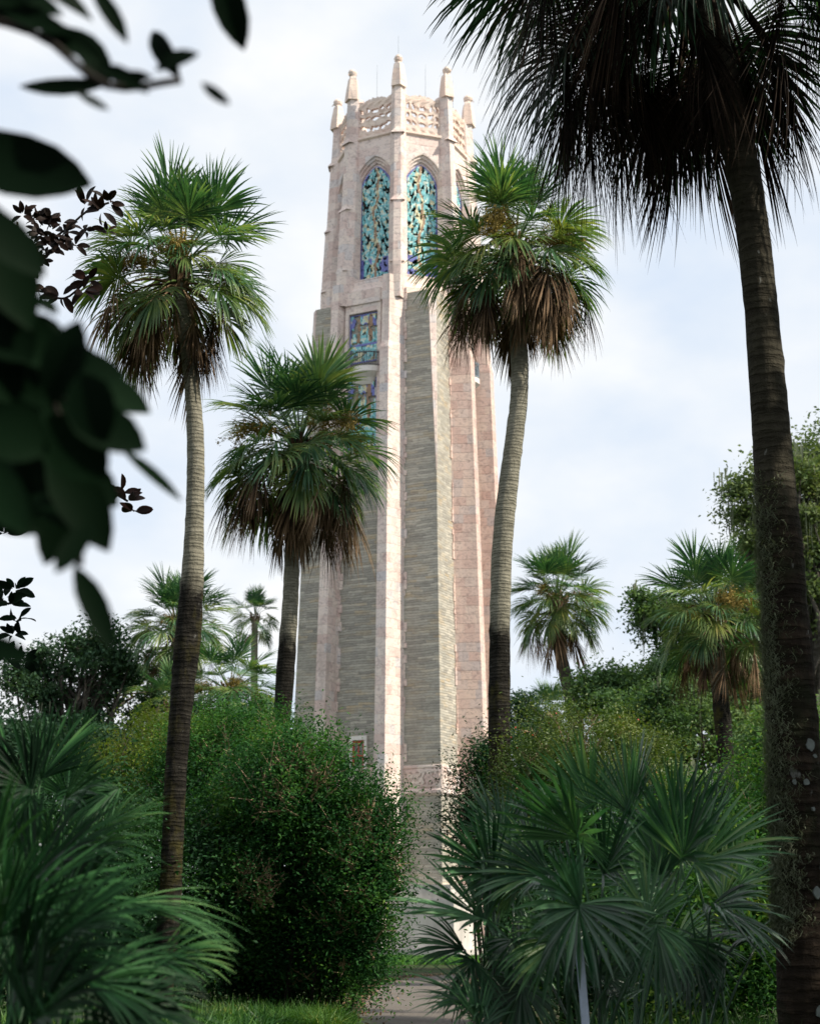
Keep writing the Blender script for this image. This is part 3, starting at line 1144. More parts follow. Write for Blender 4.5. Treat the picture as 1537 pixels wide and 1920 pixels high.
def palm(name, label, D, tpx, mats_tr, fset, scale, counts, ndead, seed, nflower=3, split_y=None, group=None, top_lift=0.0, dead_cls=None, dclust=None, dsc=1.0, el_jit=0.11):
    """tpx: list of (px, py, width px) from the foot up; the crown sits on the last point"""
    rng = random.Random(seed)
    pts = []
    for px, py, w in tpx:
        p = at(px, py, D)
        pts.append(np.array([p[0], p[1], p[2], w * mpp(py, D) / 2]))
    f = pts[0].copy()
    if f[2] > 0.05:          # carry on down to the ground
        d = (pts[0] - pts[1])
        k = f[2] / max(0.5, -d[2]) if d[2] < 0 else 0
        q = f.copy()
        q[:2] = f[:2] + d[:2] * min(k, 1.0) * 0.6
        q[2] = -0.05
        q[3] = f[3] * 1.15
        pts = [q] + pts
    elif f[2] < 0:
        pts[0][2] = -0.05
    base = pts[0][:3].copy()
    base[2] = 0
    root = empty(name, tuple(base), label, 'palm', group)
    mt = mats_tr[0]
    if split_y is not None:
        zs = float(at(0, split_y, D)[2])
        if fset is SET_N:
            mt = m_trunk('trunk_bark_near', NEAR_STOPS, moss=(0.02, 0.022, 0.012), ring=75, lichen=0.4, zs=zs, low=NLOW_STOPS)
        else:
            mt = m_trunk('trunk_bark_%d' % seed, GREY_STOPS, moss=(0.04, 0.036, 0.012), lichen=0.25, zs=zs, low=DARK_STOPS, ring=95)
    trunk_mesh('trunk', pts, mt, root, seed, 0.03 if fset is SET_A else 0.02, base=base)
    top = pts[-1][:3] - base + np.array([0, 0, top_lift])
    # crown shaft of leaf bases
    mb = MB()
    rr = pts[-1][3]
    for k in range(26):
        a = k * 2.4
        h = -0.25 + 0.5 * k / 26
        q0 = top + np.array([math.cos(a) * rr * .9, math.sin(a) * rr * .9, h - .1])
        q1 = top + np.array([math.cos(a) * rr * 1.7, math.sin(a) * rr * 1.7, h + .22])
        mb.tube([q0, q1], [.05 * scale, .03 * scale], 4)
    mb.build('leaf_bases', FR_DEAD if fset is SET_A else FR_DDEAD, root)
    gs, ds = fset
    a0 = rng.uniform(0, 6.28)
    i = 0
    for ci, n_ in enumerate(counts):
        for k in range(n_):
            a = a0 + i * 2.39996 + rng.uniform(-.2, .2)
            i += 1
            md = gs[ci][rng.randrange(3)]
            h = 0.28 - 0.07 * ci
            place(md, root, tuple(top + np.array([0, 0, h * scale])), a, scale * rng.uniform(.8, 1.1), rng, el_jit)
    for k in range(ndead):
        a = a0 + 1 + k * 2.39996 + rng.uniform(-.25, .25)
        if dclust:
            a = dclust[k % len(dclust)] + rng.gauss(0, .3)
        md = ds[rng.choice(dead_cls) if dead_cls else rng.randrange(len(ds))]
        place(md, root, tuple(top + np.array([0, 0, -.22 * scale])), a, dsc * scale * rng.uniform(.72, 1.18), rng, .14)
    for k in range(nflower):
        place(FLOWERS[k % 3], root, tuple(top + np.array([0, 0, .15 * scale])), a0 + k * 2.1 + rng.uniform(-.4, .4), scale * rng.uniform(.9, 1.15), rng, .1)
    return root


CN = (3, 5, 8, 9, 9, 8, 5, 2)
palm('sabal_palm', 'tall sabal palm with curved grey trunk, highest of the palms left of the tower', 24.2,
     [(300, 1900, 44), (318, 1700, 42), (330, 1450, 41), (343, 1290, 44), (352, 1200, 50), (361, 1080, 42), (366, 950, 34), (367, 830, 32), (360, 720, 29), (348, 620, 28), (340, 560, 24), (337, 515, 24)],
     (TRUNK_GREY, TRUNK_DARK), SET_A, 0.835, (3, 5, 8, 9, 8, 7, 5, 3), 36, 11, 4, dclust=(3.4, 5.9, 4.4, 0.3, 2.6, 1.5), split_y=1085)
palm('sabal_palm', 'shorter sabal palm standing right before the left edge of the tower', 33,
     [(515, 1560, 34), (525, 1400, 33), (536, 1250, 34), (545, 1120, 30), (549, 1010, 28), (556, 920, 26), (561, 850, 26)],
     (TRUNK_GREY, TRUNK_DARK), SET_A, 1.04, (3, 6, 9, 10, 10, 9, 6, 3), 48, 23, 4, dclust=(3.0, 5.4, 4.5, 0.1, 1.2, 3.7, 6.0), split_y=1190)
palm('sabal_palm', 'sabal palm with bowed trunk crossing before the right side of the tower', 30,
     [(932, 1850, 44), (935, 1500, 42), (936, 1320, 41), (937, 1150, 39), (944, 990, 38), (959, 860, 36), (973, 740, 33), (972, 640, 33), (967, 560, 34), (966, 480, 34)],
     (TRUNK_GREY, TRUNK_DARK), SET_A, 0.98, (2, 5, 7, 9, 10, 9, 6, 4), 56, 37, 5, dclust=(5.9, 0.4, 3.5, 2.8, 4.7, 1.5, 5.3), split_y=1175)
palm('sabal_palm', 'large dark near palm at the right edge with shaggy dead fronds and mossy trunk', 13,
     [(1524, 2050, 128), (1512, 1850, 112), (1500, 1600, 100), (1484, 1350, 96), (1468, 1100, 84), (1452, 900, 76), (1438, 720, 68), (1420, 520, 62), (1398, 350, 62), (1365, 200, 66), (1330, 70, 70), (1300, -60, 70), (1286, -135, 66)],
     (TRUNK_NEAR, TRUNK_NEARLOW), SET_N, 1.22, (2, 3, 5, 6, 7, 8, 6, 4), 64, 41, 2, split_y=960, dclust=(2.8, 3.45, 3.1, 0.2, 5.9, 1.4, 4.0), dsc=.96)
palm('sabal_palm', 'small distant palm with leaning trunk just right of the tower', 60,
     [(1082, 1420, 32), (1074, 1330, 28), (1058, 1260, 24), (1046, 1200, 24), (1045, 1130, 26)],
     (TRUNK_MID,), SET_A, 1.05, CN, 14, 53, 2, dead_cls=(2, 3, 4, 5))
palm('sabal_palm', 'mid-distance palm with brown skirt beside the mossy near trunk on the right', 48,
     [(1366, 1560, 32), (1360, 1430, 31), (1352, 1330, 32), (1345, 1260, 28), (1338, 1160, 28)],
     (TRUNK_MID, TRUNK_DARK), SET_A, 1.06, CN, 18, 67, 3, split_y=1300, dead_cls=(2, 3, 4, 5))
palm('sabal_palm', 'pale-trunked palm partly hidden behind the tall left palm trunk', 64,
     [(322, 1500, 16), (324, 1400, 15), (326, 1300, 15), (332, 1180, 20)],
     (TRUNK_GREY,), SET_A, 1.12, CN, 16, 71, 2, dead_cls=(2, 3, 4))
palm('sabal_palm', 'low bushy olive palm above the shrubs between the two left palms', 50,
     [(430, 1500, 20), (430, 1400, 20), (432, 1305, 22)],
     (TRUNK_MID,), SET_A, 0.98, (0, 2, 5, 9, 11, 11, 9, 7), 2, 83, 3)
palm('fan_palm', 'slender pale fan palm against the sky left of the tower, farthest palm', 105,
     [(477, 1500, 15), (477, 1350, 14), (477, 1240, 13), (478, 1160, 12)],
     (TRUNK_GREY,), SET_A, 0.98, (2, 3, 4, 4, 4, 3, 3, 2), 3, 97, 0, dead_cls=(3, 4))
palm('sabal_palm', 'low dark green palm half hidden beside the pale-trunked palm', 58,
     [(330, 1520, 20), (330, 1400, 20), (325, 1330, 22)],
     (TRUNK_MID,), SET_A, 0.8, (2, 4, 5, 6, 6, 5, 3, 0), 0, 101, 0)
palm('sabal_palm', 'tiny distant palm crown above the shrubs under the leaning palm', 95,
     [(1030, 1460, 14), (1030, 1400, 14), (1035, 1345, 14)],
     (TRUNK_MID,), SET_A, 1.0, (2, 4, 5, 6, 6, 4, 2, 0), 0, 103, 0)


# ------------------------------------------------------------------ leaf clouds
def leaves(P, size, rng, up=0.35, aspect=0.42, var=0.35, out=None, outw=0.0):
    """diamond leaves at points P -> verts, quads"""
    n = len(P)
    d = rng.normal(0, 1, (n, 3))
    d[:, 2] *= 0.7
    d /= np.linalg.norm(d, axis=1)[:, None]
    nr = rng.normal(0, 1, (n, 3))
    nr[:, 2] += up * 3
    if out is not None:
        nr += out * outw
    s = np.cross(d, nr)
    s /= np.linalg.norm(s, axis=1)[:, None] + 1e-9
    nn = np.cross(s, d)
    L_ = size * (1 + rng.uniform(-var, var, n))[:, None]
    w = L_ * aspect * 0.5
    v0 = P - d * L_ * .5
    v1 = P + s * w + nn * w * .25 - d * L_ * .03
    v2 = P + d * L_ * .5
    v3 = P - s * w + nn * w * .25 - d * L_ * .03
    V = np.stack([v0, v1, v2, v3], 1).reshape(-1, 3)
    Fq = np.arange(4 * n).reshape(n, 4)
    return V, Fq


def noise3(P, seed, f):
    """cheap smooth pseudo noise in -1..1"""
    rg = np.random.default_rng(seed)
    r = np.zeros(len(P))
    for k in range(5):
        w = rg.normal(0, f, 3)
        r += np.sin(P @ w + rg.uniform(0, 6.28))
    return r / 3.2


def lobe_points(lobes, n, rng, shell=0.16, seed=0, lump=0.18, f=2.2, gap=0.0):
    """points near the surface of lumpy ellipsoids (centre, rx, ry, rz)"""
    vol = np.array([l[1] * l[3] for l in lobes])
    vol = vol / vol.sum()
    Ps, Os = [], []
    for l, q in zip(lobes, vol):
        m = max(10, int(n * q))
        u = rng.normal(0, 1, (m, 3))
        u /= np.linalg.norm(u, axis=1)[:, None]
        r = 1 - np.abs(rng.normal(0, shell, m))
        r = np.clip(r, 0.15, 1.04)
        P = u * r[:, None] * np.array(l[1:4])
        nz_ = noise3(P + l[0], seed, f) + .7 * noise3(P + l[0], seed + 3, f * 3.1)
        P = P * (1 + lump * nz_)[:, None]
        P = P + l[0]
        keep = np.ones(m, bool)
        if gap:
            keep = noise3(P, seed + 5, f * 1.9) > -1 + gap + rng.normal(0, .15, m)
        keep &= P[:, 2] > 0.03
        Ps.append(P[keep])
        Os.append(u[keep])
    return np.concatenate(Ps), np.concatenate(Os)


def lobe(px, py, D, rx, ry, dep=None):
    """ellipsoid lobe from photo pixels"""
    k = mpp(py, D)
    return (at(px, py, D), rx * k, (dep if dep else rx * k * 0.9), ry * k)


def shrub(name, label, cat, lobes, n, size, mat, seed, twigs=0, twigm=None, base=None, lump=.18, gap=0.0, shell=.16, f=2.2, inner=True, group=None, berries=0, twig_r=.012):
    rng = np.random.default_rng(seed)
    per = 110
    Cc, Oc = lobe_points(lobes, int(n * .86 / per * 1.35), rng, shell * .8, seed, lump, f, gap)
    mm = np.maximum(6, (per * rng.uniform(.4, 1.7, len(Cc))).astype(int))
    idx = np.repeat(np.arange(len(Cc)), mm)
    q = rng.normal(0, 1, (len(idx), 3))
    sc_ = size * rng.uniform(1.6, 3.8, len(Cc))[idx]
    along = rng.uniform(-3.0, 4.2, len(idx)) * size * rng.uniform(.8, 1.7, len(Cc))[idx]
    dirs = Oc + np.array([0, 0, .5]) + rng.normal(0, .45, Oc.shape)
    dirs /= np.linalg.norm(dirs, axis=1)[:, None]
    P1 = Cc[idx] + q * sc_[:, None] + dirs[idx] * along[:, None]
    P2, O2 = lobe_points(lobes, int(n * .14), rng, .25, seed, lump, f, 0)
    P2 = P2 - O2 * .4
    P, O = np.concatenate([P1, P2]), np.concatenate([Oc[idx], O2])
    kk = P[:, 2] > .03
    P, O = P[kk], O[kk]
    if base is None:
        base = np.array([np.mean([l[0][0] for l in lobes]), np.mean([l[0][1] for l in lobes]), 0])
    root = empty(name, tuple(base), label, cat, group)
    V, Fq = leaves(P - base, size, rng, .35, out=O, outw=.8)
    mesh('foliage', V, Fq, mat, root)
    mb = MB()
    rg = random.Random(seed)
    # stems from the ground into each lobe and twigs to its surface
    for l in lobes:
        c = np.array(l[0]) - base
        for k in range(2):
            g0 = np.array([c[0] * .45 + rg.uniform(-.3, .3), c[1] * .45 + rg.uniform(.1, .5), 0])
            md = (g0 + c) / 2 + np.array([rg.uniform(-.25, .25), rg.uniform(-.2, .2), 0])
            mb.tube([g0, md, c + np.array([rg.uniform(-.3, .3) * l[1], 0, .3 * l[3]])], [.03, .022, .014], 5, 1)
        for k in range(twigs):
            u = np.array([rg.gauss(0, 1), -abs(rg.gauss(0, 1)), rg.gauss(.4, 1)])
            u /= np.linalg.norm(u)
            e_ = c + u * np.array(l[1:4]) * rg.uniform(.85, 1.05)
            s_ = c + u * np.array(l[1:4]) * rg.uniform(.35, .6) + np.array([rg.uniform(-.2, .2), 0, -.25])
            m_ = (s_ + e_) / 2 + np.array([rg.uniform(-.12, .12), rg.uniform(-.1, .1), rg.uniform(-.05, .12)])
            mb.tube([s_, m_, e_], [twig_r * 1.6, twig_r, twig_r * .5], 4)
            for q in range(3):
                e2 = m_ + (e_ - m_) * rg.uniform(.2, .9) + np.array([rg.uniform(-.3, .3), rg.uniform(-.3, .1), rg.uniform(-.1, .35)])
                mb.tube([m_ + (e_ - m_) * rg.uniform(0, .4), e2], [twig_r * .7, twig_r * .35], 4)
    mb.build('stems', [twigm or TWIG, DTWIG], root)
    if berries:
        idx = rng.choice(len(P), berries)
        vb, fb = leaves(P[idx] - base + O[idx] * .05, size * .55, rng, aspect=.9)
        mesh('berries', vb, fb, RED, root)
    return root


# the big rounded bush left of the path, made of several shrubs
shrub('shrub', 'big rounded dark green bush beside the path, in front of the tower foot', 'shrub',
      [lobe(555, 1485, 26.6, 100, 88), lobe(672, 1600, 26.5, 70, 115), lobe(500, 1500, 27.5, 80, 80), lobe(655, 1730, 27.0, 80, 110), lobe(560, 1640, 27.6, 120, 130), lobe(430, 1600, 28, 90, 110),
       lobe(520, 1760, 28.2, 140, 90), lobe(600, 1800, 28, 130, 60), lobe(450, 1790, 28.4, 110, 70), lobe(680, 1545, 27, 42, 50), lobe(555, 1430, 27.2, 55, 40), lobe(715, 1640, 26.8, 36, 55), lobe(480, 1660, 26.6, 45, 40)],
      175000, .07, BUSH, 3, twigs=26, lump=.17, shell=.22, gap=.34, f=1.9, twig_r=.016)
shrub('shrub', 'bright green leggy bush with tan twigs behind the tall left palm trunk', 'shrub',
      [lobe(440, 1440, 30, 95, 80), lobe(370, 1480, 30.5, 95, 110), lobe(500, 1400, 31, 80, 55), lobe(420, 1395, 31.5, 70, 50)],
      52000, .065, BUSH, 8, twigs=26, lump=.22, gap=.45)
shrub('shrub', 'yellow-green shrub at the left between the near fronds and the tall palm', 'shrub',
      [lobe(285, 1430, 32, 75, 70), lobe(230, 1500, 32, 80, 90), lobe(335, 1405, 34, 50, 50)],
      30000, .07, BUSH_Y, 12, twigs=14, lump=.22, gap=.4)
shrub('shrub', 'dark holly bush with loose sprays against the lit right corner of the tower', 'shrub',
      [lobe(905, 1470, 33, 48, 80), lobe(885, 1530, 33, 45, 50), lobe(925, 1590, 33.5, 60, 90), lobe(915, 1410, 33, 26, 30)],
      26000, .07, BUSH_D, 17, twigs=9, twigm=DTWIG, lump=.32, gap=.62, f=2.8, berries=120)
shrub('shrub', 'olive shrub dotted with red berries right of the bowed palm trunk', 'shrub',
      [lobe(1080, 1430, 29, 130, 100), lobe(1010, 1500, 29, 90, 110), lobe(1170, 1440, 30, 90, 70), lobe(1130, 1530, 29, 150, 110)],
      60000, .062, BERRY_B, 21, twigs=10, lump=.2, gap=.35, berries=260)
shrub('shrub', 'bright green shrub under the brown-skirted palm on the right', 'shrub',
      [lobe(1340, 1600, 26, 110, 110), lobe(1430, 1640, 25, 100, 140), lobe(1290, 1680, 24, 120, 130)],
      42000, .075, BUSH, 25, twigs=8, lump=.22, gap=.4)


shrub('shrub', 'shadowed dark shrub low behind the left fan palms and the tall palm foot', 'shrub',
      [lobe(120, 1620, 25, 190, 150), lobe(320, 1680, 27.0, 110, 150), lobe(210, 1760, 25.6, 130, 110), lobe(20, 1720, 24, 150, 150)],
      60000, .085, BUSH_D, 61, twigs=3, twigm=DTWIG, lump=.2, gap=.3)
shrub('shrub', 'deep green undergrowth shrub behind the palmettos, right of the path', 'shrub',
      [lobe(1020, 1660, 20, 90, 130), lobe(1150, 1680, 19.5, 130, 140), lobe(1080, 1790, 18.5, 110, 90), lobe(1270, 1780, 18, 130, 110)],
      60000, .07, BUSH_D, 67, twigs=3, twigm=DTWIG, lump=.2, gap=.3)
shrub('shrub', 'leafy shrub at the foot of the mossy near trunk on the right', 'shrub',
      [lobe(1420, 1740, 17, 110, 120), lobe(1330, 1820, 16.5, 120, 70), lobe(1500, 1600, 19, 60, 200)],
      40000, .07, BUSH, 69, twigs=4, twigm=DTWIG, lump=.2, gap=.4)


def tree(name, label, lobes, foot, n, size, mat, seed, trunk_r=.35, nclump=60, clump=.75, moss=0, group=None, bark=None):
    """broadleaf tree: trunk, limbs running out to leaf clumps"""
    rng = np.random.default_rng(seed)
    foot = np.array(foot, float)
    root = empty(name, tuple(foot), label, 'tree', group)
    vol = np.array([l[1] * l[3] for l in lobes])
    vol = vol / vol.sum()
    cs = []
    for l, q in zip(lobes, vol):
        m = max(4, int(nclump * q))
        u = rng.normal(0, 1, (m, 3))
        u /= np.linalg.norm(u, axis=1)[:, None]
        r = rng.uniform(.45, 1.0, m) ** .6
        cs.append(l[0] + u * r[:, None] * np.array(l[1:4]) * .93)
    C = np.concatenate(cs)
    C = C[C[:, 2] > .5] - foot
    top = C.mean(0)
    top[2] = C[:, 2].min() * .5 + C[:, 2].mean() * .5
    mb = MB()
    trunk = [np.array([0, 0, -.1]), np.array([top[0] * .15, top[1] * .15, top[2] * .3]), np.array([top[0] * .5, top[1] * .5, top[2] * .65]), top]
    mb.tube(smooth_path(trunk, 4), list(np.linspace(trunk_r * 1.2, trunk_r * .55, 13)), 9)
    tb = mb.build('trunk', bark or BARK, root, True)
    mb = MB()
    hubs = [trunk[2] + (top - trunk[2]) * q for q in (0, .5, 1)]
    for c in C:
        h = hubs[rng.integers(3)]
        m1 = h + (c - h) * .45 + rng.normal(0, .12, 3) * np.linalg.norm(c - h) + np.array([0, 0, .1 * np.linalg.norm(c - h)])
        pts = smooth_path([h, m1, c], 4)
        mb.tube(pts, list(np.linspace(trunk_r * .32, .02, len(pts))), 5)
    mb.build('limbs', bark or BARK, root, True)
    per = n // len(C)
    Ps = []
    for c in C:
        m = int(per * rng.uniform(.6, 1.5))
        s = clump * rng.uniform(.6, 1.25)
        q = rng.normal(0, 1, (m, 3)) * np.array([s, s, s * .62]) * .55
        Ps.append(c + q)
    P = np.concatenate(Ps)
    V, Fq = leaves(P, size, rng, .4, .5)
    mesh('crown', V, Fq, mat, root)
    if moss:
        vm, fm = [], []
        for k in range(moss):
            c = C[rng.integers(len(C))] + rng.normal(0, .4, 3)
            moss_strand(vm, fm, c, rng.uniform(.6, 1.8), rng)
        mesh('spanish_moss', np.array(vm), np.array(fm), MOSS, root)['kind'] = 'stuff'
    return root


def moss_strand(V, Fq, top, ln, rng, nn=7, w=.035, sp=.12):
    for k in range(nn):
        p = np.array(top) + rng.normal(0, sp, 3)
        L_ = ln * rng.uniform(.5, 1.0)
        a = rng.uniform(0, 3.14)
        s = np.array([math.cos(a), math.sin(a), 0]) * w
        b0 = len(V)
        for i in range(4):
            q = p + np.array([rng.normal(0, .02), rng.normal(0, .02), -L_ * i / 3])
            ww = (1 - i / 3.3)
            V.extend([q - s * ww, q + s * ww])
        for i in range(3):
            b_ = b0 + 2 * i
            Fq.append([b_, b_ + 1, b_ + 3, b_ + 2])


def gnd(px, Y):
    return (at(px, 1745, Y)[0], Y, 0)


TG = 'oaks and garden trees behind the palms'
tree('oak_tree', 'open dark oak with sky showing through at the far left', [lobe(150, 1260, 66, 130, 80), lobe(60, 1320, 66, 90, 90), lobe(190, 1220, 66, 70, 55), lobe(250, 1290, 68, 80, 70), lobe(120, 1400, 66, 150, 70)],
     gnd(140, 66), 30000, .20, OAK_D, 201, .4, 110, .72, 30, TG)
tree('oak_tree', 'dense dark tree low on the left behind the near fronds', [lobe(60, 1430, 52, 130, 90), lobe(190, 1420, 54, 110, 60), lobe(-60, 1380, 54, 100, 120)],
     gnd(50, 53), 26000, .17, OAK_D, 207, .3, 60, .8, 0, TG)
tree('oak_tree', 'high grey-green oak hung with moss at the right edge behind the near trunk', [lobe(1460, 960, 56, 110, 110), lobe(1550, 900, 57, 100, 120), lobe(1530, 1080, 57, 130, 140), lobe(1420, 1060, 58, 60, 60)],
     gnd(1540, 57), 52000, .17, OAK_P, 213, .45, 110, .8, 130, TG)
tree('oak_tree', 'broad oak behind the brown-skirted palm, reaching left toward the sky', [lobe(1290, 1190, 66, 90, 80), lobe(1400, 1200, 66, 120, 110), lobe(1300, 1300, 64, 110, 80), lobe(1490, 1260, 62, 100, 140), lobe(1230, 1130, 66, 45, 40), lobe(1420, 1120, 66, 60, 80)],
     gnd(1420, 64), 60000, .19, OAK, 219, .45, 130, .85, 110, TG)
tree('oak_tree', 'loose pale green tree with feathery top under the right sky gap', [lobe(1190, 1330, 56, 110, 60), lobe(1130, 1300, 57, 60, 50), lobe(1250, 1340, 54, 100, 80), lobe(1330, 1390, 57, 120, 80), lobe(1165, 1268, 57, 36, 28), lobe(1270, 1280, 57, 70, 50), lobe(1110, 1280, 57, 24, 20)],
     gnd(1220, 55), 46000, .15, OAK, 223, .25, 90, .7, 20, TG)
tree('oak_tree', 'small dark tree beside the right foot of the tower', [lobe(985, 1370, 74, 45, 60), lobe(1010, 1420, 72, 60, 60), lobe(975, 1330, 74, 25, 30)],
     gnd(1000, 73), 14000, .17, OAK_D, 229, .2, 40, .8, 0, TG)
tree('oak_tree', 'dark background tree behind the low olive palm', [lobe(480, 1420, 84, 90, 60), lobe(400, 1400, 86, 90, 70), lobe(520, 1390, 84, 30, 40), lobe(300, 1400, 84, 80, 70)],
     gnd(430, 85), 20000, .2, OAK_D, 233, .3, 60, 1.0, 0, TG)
tree('oak_tree', 'mossy shaded tree low at the right between the palm trunks', [lobe(1465, 1430, 36, 55, 120), lobe(1530, 1480, 38, 80, 160), lobe(1270, 1500, 40, 100, 55)],
     gnd(1460, 38), 40000, .12, OAK, 239, .25, 80, .6, 90, TG)

# unseen oaks added all round the viewpoint to shade the foreground
def world_lobe(x, y, z, rx, ry, rz):
    return (np.array([x, y, z], float), rx, ry, rz)


SG = 'unseen oaks added for shade round the viewpoint, outside the picture'
SL = 'large unseen oak added for shade beside the viewpoint, outside the picture'
for k, (x, y, h, r_) in enumerate(((14.5, 23, 11.5, 5.0), (11.5, 9, 11.5, 5.0), (4, -8, 12, 7), (-8, -7, 12, 7), (-13, 11, 11, 5.5), (15, -4, 12, 6))):
    tree('shade_oak', SL, [world_lobe(x, y, h * .78, r_, r_, h * .36), world_lobe(x + 1, y - 1, h * .5, r_ * .8, r_ * .8, h * .3), world_lobe(x + 1, y - .5, h * .28, r_ * .8, r_ * .8, h * .25)], (x, y, 0), 9000, .42, OAK_D, 300 + k, .4, 50, 1.5, 0, SG)
for k, (x, y, z, r_, fx) in enumerate(((-4, 3, 15, 5.5, -9), (-7, 8, 17, 4.5, -12))):
    tree('shade_oak', SL, [world_lobe(x, y, z, r_, r_ * .8, 2.6)], (fx, y - 5, 0), 7000, .42, OAK_D, 330 + k, .4, 30, 1.4, 0, SG)

# Spanish moss and lichen on the near right palm trunk
near = [o for o in bpy.data.objects if o.type == 'EMPTY' and o.get('label', '').startswith('large dark near palm')][0]
rng = np.random.default_rng(77)
vm, fm = [], []
for k in range(2600):
    py = rng.uniform(890, 1760)
    q = np.interp(py, [850, 1000, 1500, 1800], [1452, 1462, 1494, 1508])
    w = np.interp(py, [850, 1000, 1500, 1800], [30, 37, 49, 55])
    a = rng.normal(R(200), .5)
    c = at(q, py, 13)
    r_ = w * mpp(py, 13)
    p = c + np.array([math.cos(a) * r_, math.sin(a) * r_, 0]) - np.array(near.location)
    moss_strand(vm, fm, p, rng.uniform(.03, .13), rng, 5, .004, .022)
mesh('spanish_moss', np.array(vm), np.array(fm), MOSS, near)['kind'] = 'stuff'
mb = MB()
for px, py, w, h in ((1508, 1402, 9, 13), (1516, 1422, 5, 4), (1478, 1470, 4, 6), (1499, 1471, 6, 6), (1532, 1465, 3, 4), (1518, 1675, 8, 12), (1531, 1630, 6, 13), (1522, 1895, 9, 12), (1512, 1520, 3, 4)):
    q = np.interp(py, [850, 1000, 1500, 1800, 1950], [1452, 1462, 1494, 1508, 1515])
    rad = np.interp(py, [850, 1000, 1500, 1800, 1950], [38, 42, 49, 55, 59])
    k = mpp(py, 13)
    dx = (px - q) / rad
    a = -math.acos(max(-.95, min(.95, dx)))
    c = at(q, py, 13) - np.array(near.location)
    r_ = rad * k * 1.06
    rg = random.Random(px)
    ring, ring2 = [], []
    for t in range(12):
        s = rg.uniform(.75, 1.1)
        aa = a + (w * s * math.cos(t * .5236)) / rad
        ring.append((c[0] + math.cos(aa) * r_, c[1] + math.sin(aa) * r_, c[2] + h * k * s * math.sin(t * .5236)))
        ring2.append((c[0] + math.cos(aa) * r_ * .9, c[1] + math.sin(aa) * r_ * .9, c[2] + h * k * s * math.sin(t * .5236)))
    mb.loft([ring2, ring], cap1=True)
mb.build('lichen_patches', m_plain('lichen', (0.19, 0.215, 0.21), .9, .2, 20), near)

# ------------------------------------------------------------------ foreground palmettos
def palmetto(name, label, base, fans, mat, seed, group=None, wild=0, D=None):
    """fans: (hub px, hub py, dist, screen angle, half spread deg, radius px, droop, face tilt)"""
    root = empty(name, tuple(base), label, 'palmetto', group)
    base = np.array(base, float)
    rg = random.Random(seed)
    extra = []
    for (hx, hy, dd, al, ph, rpx, dr, tilt) in fans:
        for q in range(wild):
            extra.append((hx + rg.uniform(-110, 110), hy + rg.uniform(-30, 130), dd + rg.uniform(0, 1.4), rg.uniform(-20, 200), rg.uniform(35, 80), rpx * rg.uniform(.6, .95), rg.uniform(.15, .6), rg.uniform(0, .3)))
    for i, (hx, hy, dd, al, ph, rpx, dr, tilt) in enumerate(list(fans) + extra):
        rng = np.random.default_rng(seed + i)
        hub = at(hx, hy, dd) - base
        rad = rpx * mpp(hy, dd)
        a = R(al)
        d0 = np.array([math.cos(a), tilt * .6 * rng.choice([-1, 1]) if abs(tilt) > .05 else 0, math.sin(a)])
        d0 = d0 + np.array([0, rng.uniform(-.75, .35), 0])
        nrm = np.array([rng.normal(0, .55) - math.cos(a) * .3, -rng.uniform(.35, 1.0), .6 + tilt + rng.normal(0, .2)])
        ph = ph * (.86 if ph > 100 else 1)
        dr = dr * 1.5 + .08
        V, Fq = [], []
        g0 = np.array([rng.normal(0, .12), rng.normal(0, .12), 0])
        m1 = g0 + (hub - g0) * np.array([.35, .35, .6])
        petiole(V, Fq, smooth_path([g0, m1, hub], 4), .014, .008)
        fan(V, Fq, hub, d0, nrm, rad, int(22 + ph / 6), R(ph), dr, rng, fold=.5, split=.5, costa=.10, jit=.09, lens=.22, wid=1.45)
        mesh('frond', np.array(V), np.array(Fq), mat, root)
    return root


palmetto('palmetto', 'blue-green palmetto at the path edge, its fans reaching left over the path', gnd(935, 10.8),
         [(912, 1724, 10.6, 165, 125, 175, .12, .1), (925, 1640, 10.9, 150, 70, 165, .12, .2), (890, 1800, 10.4, 240, 80, 120, .25, .1), (905, 1890, 10.0, 165, 60, 160, .3, .3),
          (960, 1760, 10.9, 285, 110, 130, .35, .2), (945, 1580, 11.4, 120, 60, 130, .1, .2), (900, 1930, 9.8, 120, 80, 120, .3, .3), (980, 1850, 10.6, 250, 100, 130, .4, .2)], PALMETTO, 1000, wild=1)
palmetto('palmetto', 'central blue-green palmetto with a big star-shaped fan over the pale post', gnd(1100, 10.4),
         [(1089, 1694, 10.0, 235, 168, 170, .30, .0), (1083, 1575, 10.4, 108, 88, 190, .08, .1), (1060, 1560, 10.8, 150, 70, 180, .15, .1), (1180, 1530, 10.9, 92, 62, 150, .06, .1),
          (1130, 1640, 10.6, 60, 70, 160, .15, .2), (1030, 1640, 10.7, 185, 80, 160, .3, .2), (1215, 1724, 10.2, 95, 70, 120, .1, .1), (1230, 1735, 10.0, 275, 70, 150, .55, .1), (1150, 1740, 10.2, 320, 80, 150, .4, .2), (1050, 1760, 10.3, 215, 90, 140, .4, .1)], PALMETTO, 1100, wild=1)
palmetto('palmetto', 'right-hand blue-green palmetto spreading fans toward the mossy near trunk', gnd(1300, 10.8),
         [(1276, 1613, 10.5, 70, 108, 215, .10, .1), (1300, 1620, 10.8, 20, 70, 190, .25, .1), (1385, 1663, 11.2, 95, 70, 120, .15, .1), (1240, 1640, 10.9, 110, 80, 160, .15, .2), (1330, 1700, 10.6, 330, 90, 160, .4, .2),
          (1420, 1764, 11.0, 165, 60, 140, .3, .3), (1360, 1800, 10.8, 200, 70, 140, .4, .2), (1290, 1760, 10.6, 270, 90, 140, .5, .2)], PALMETTO, 1200)
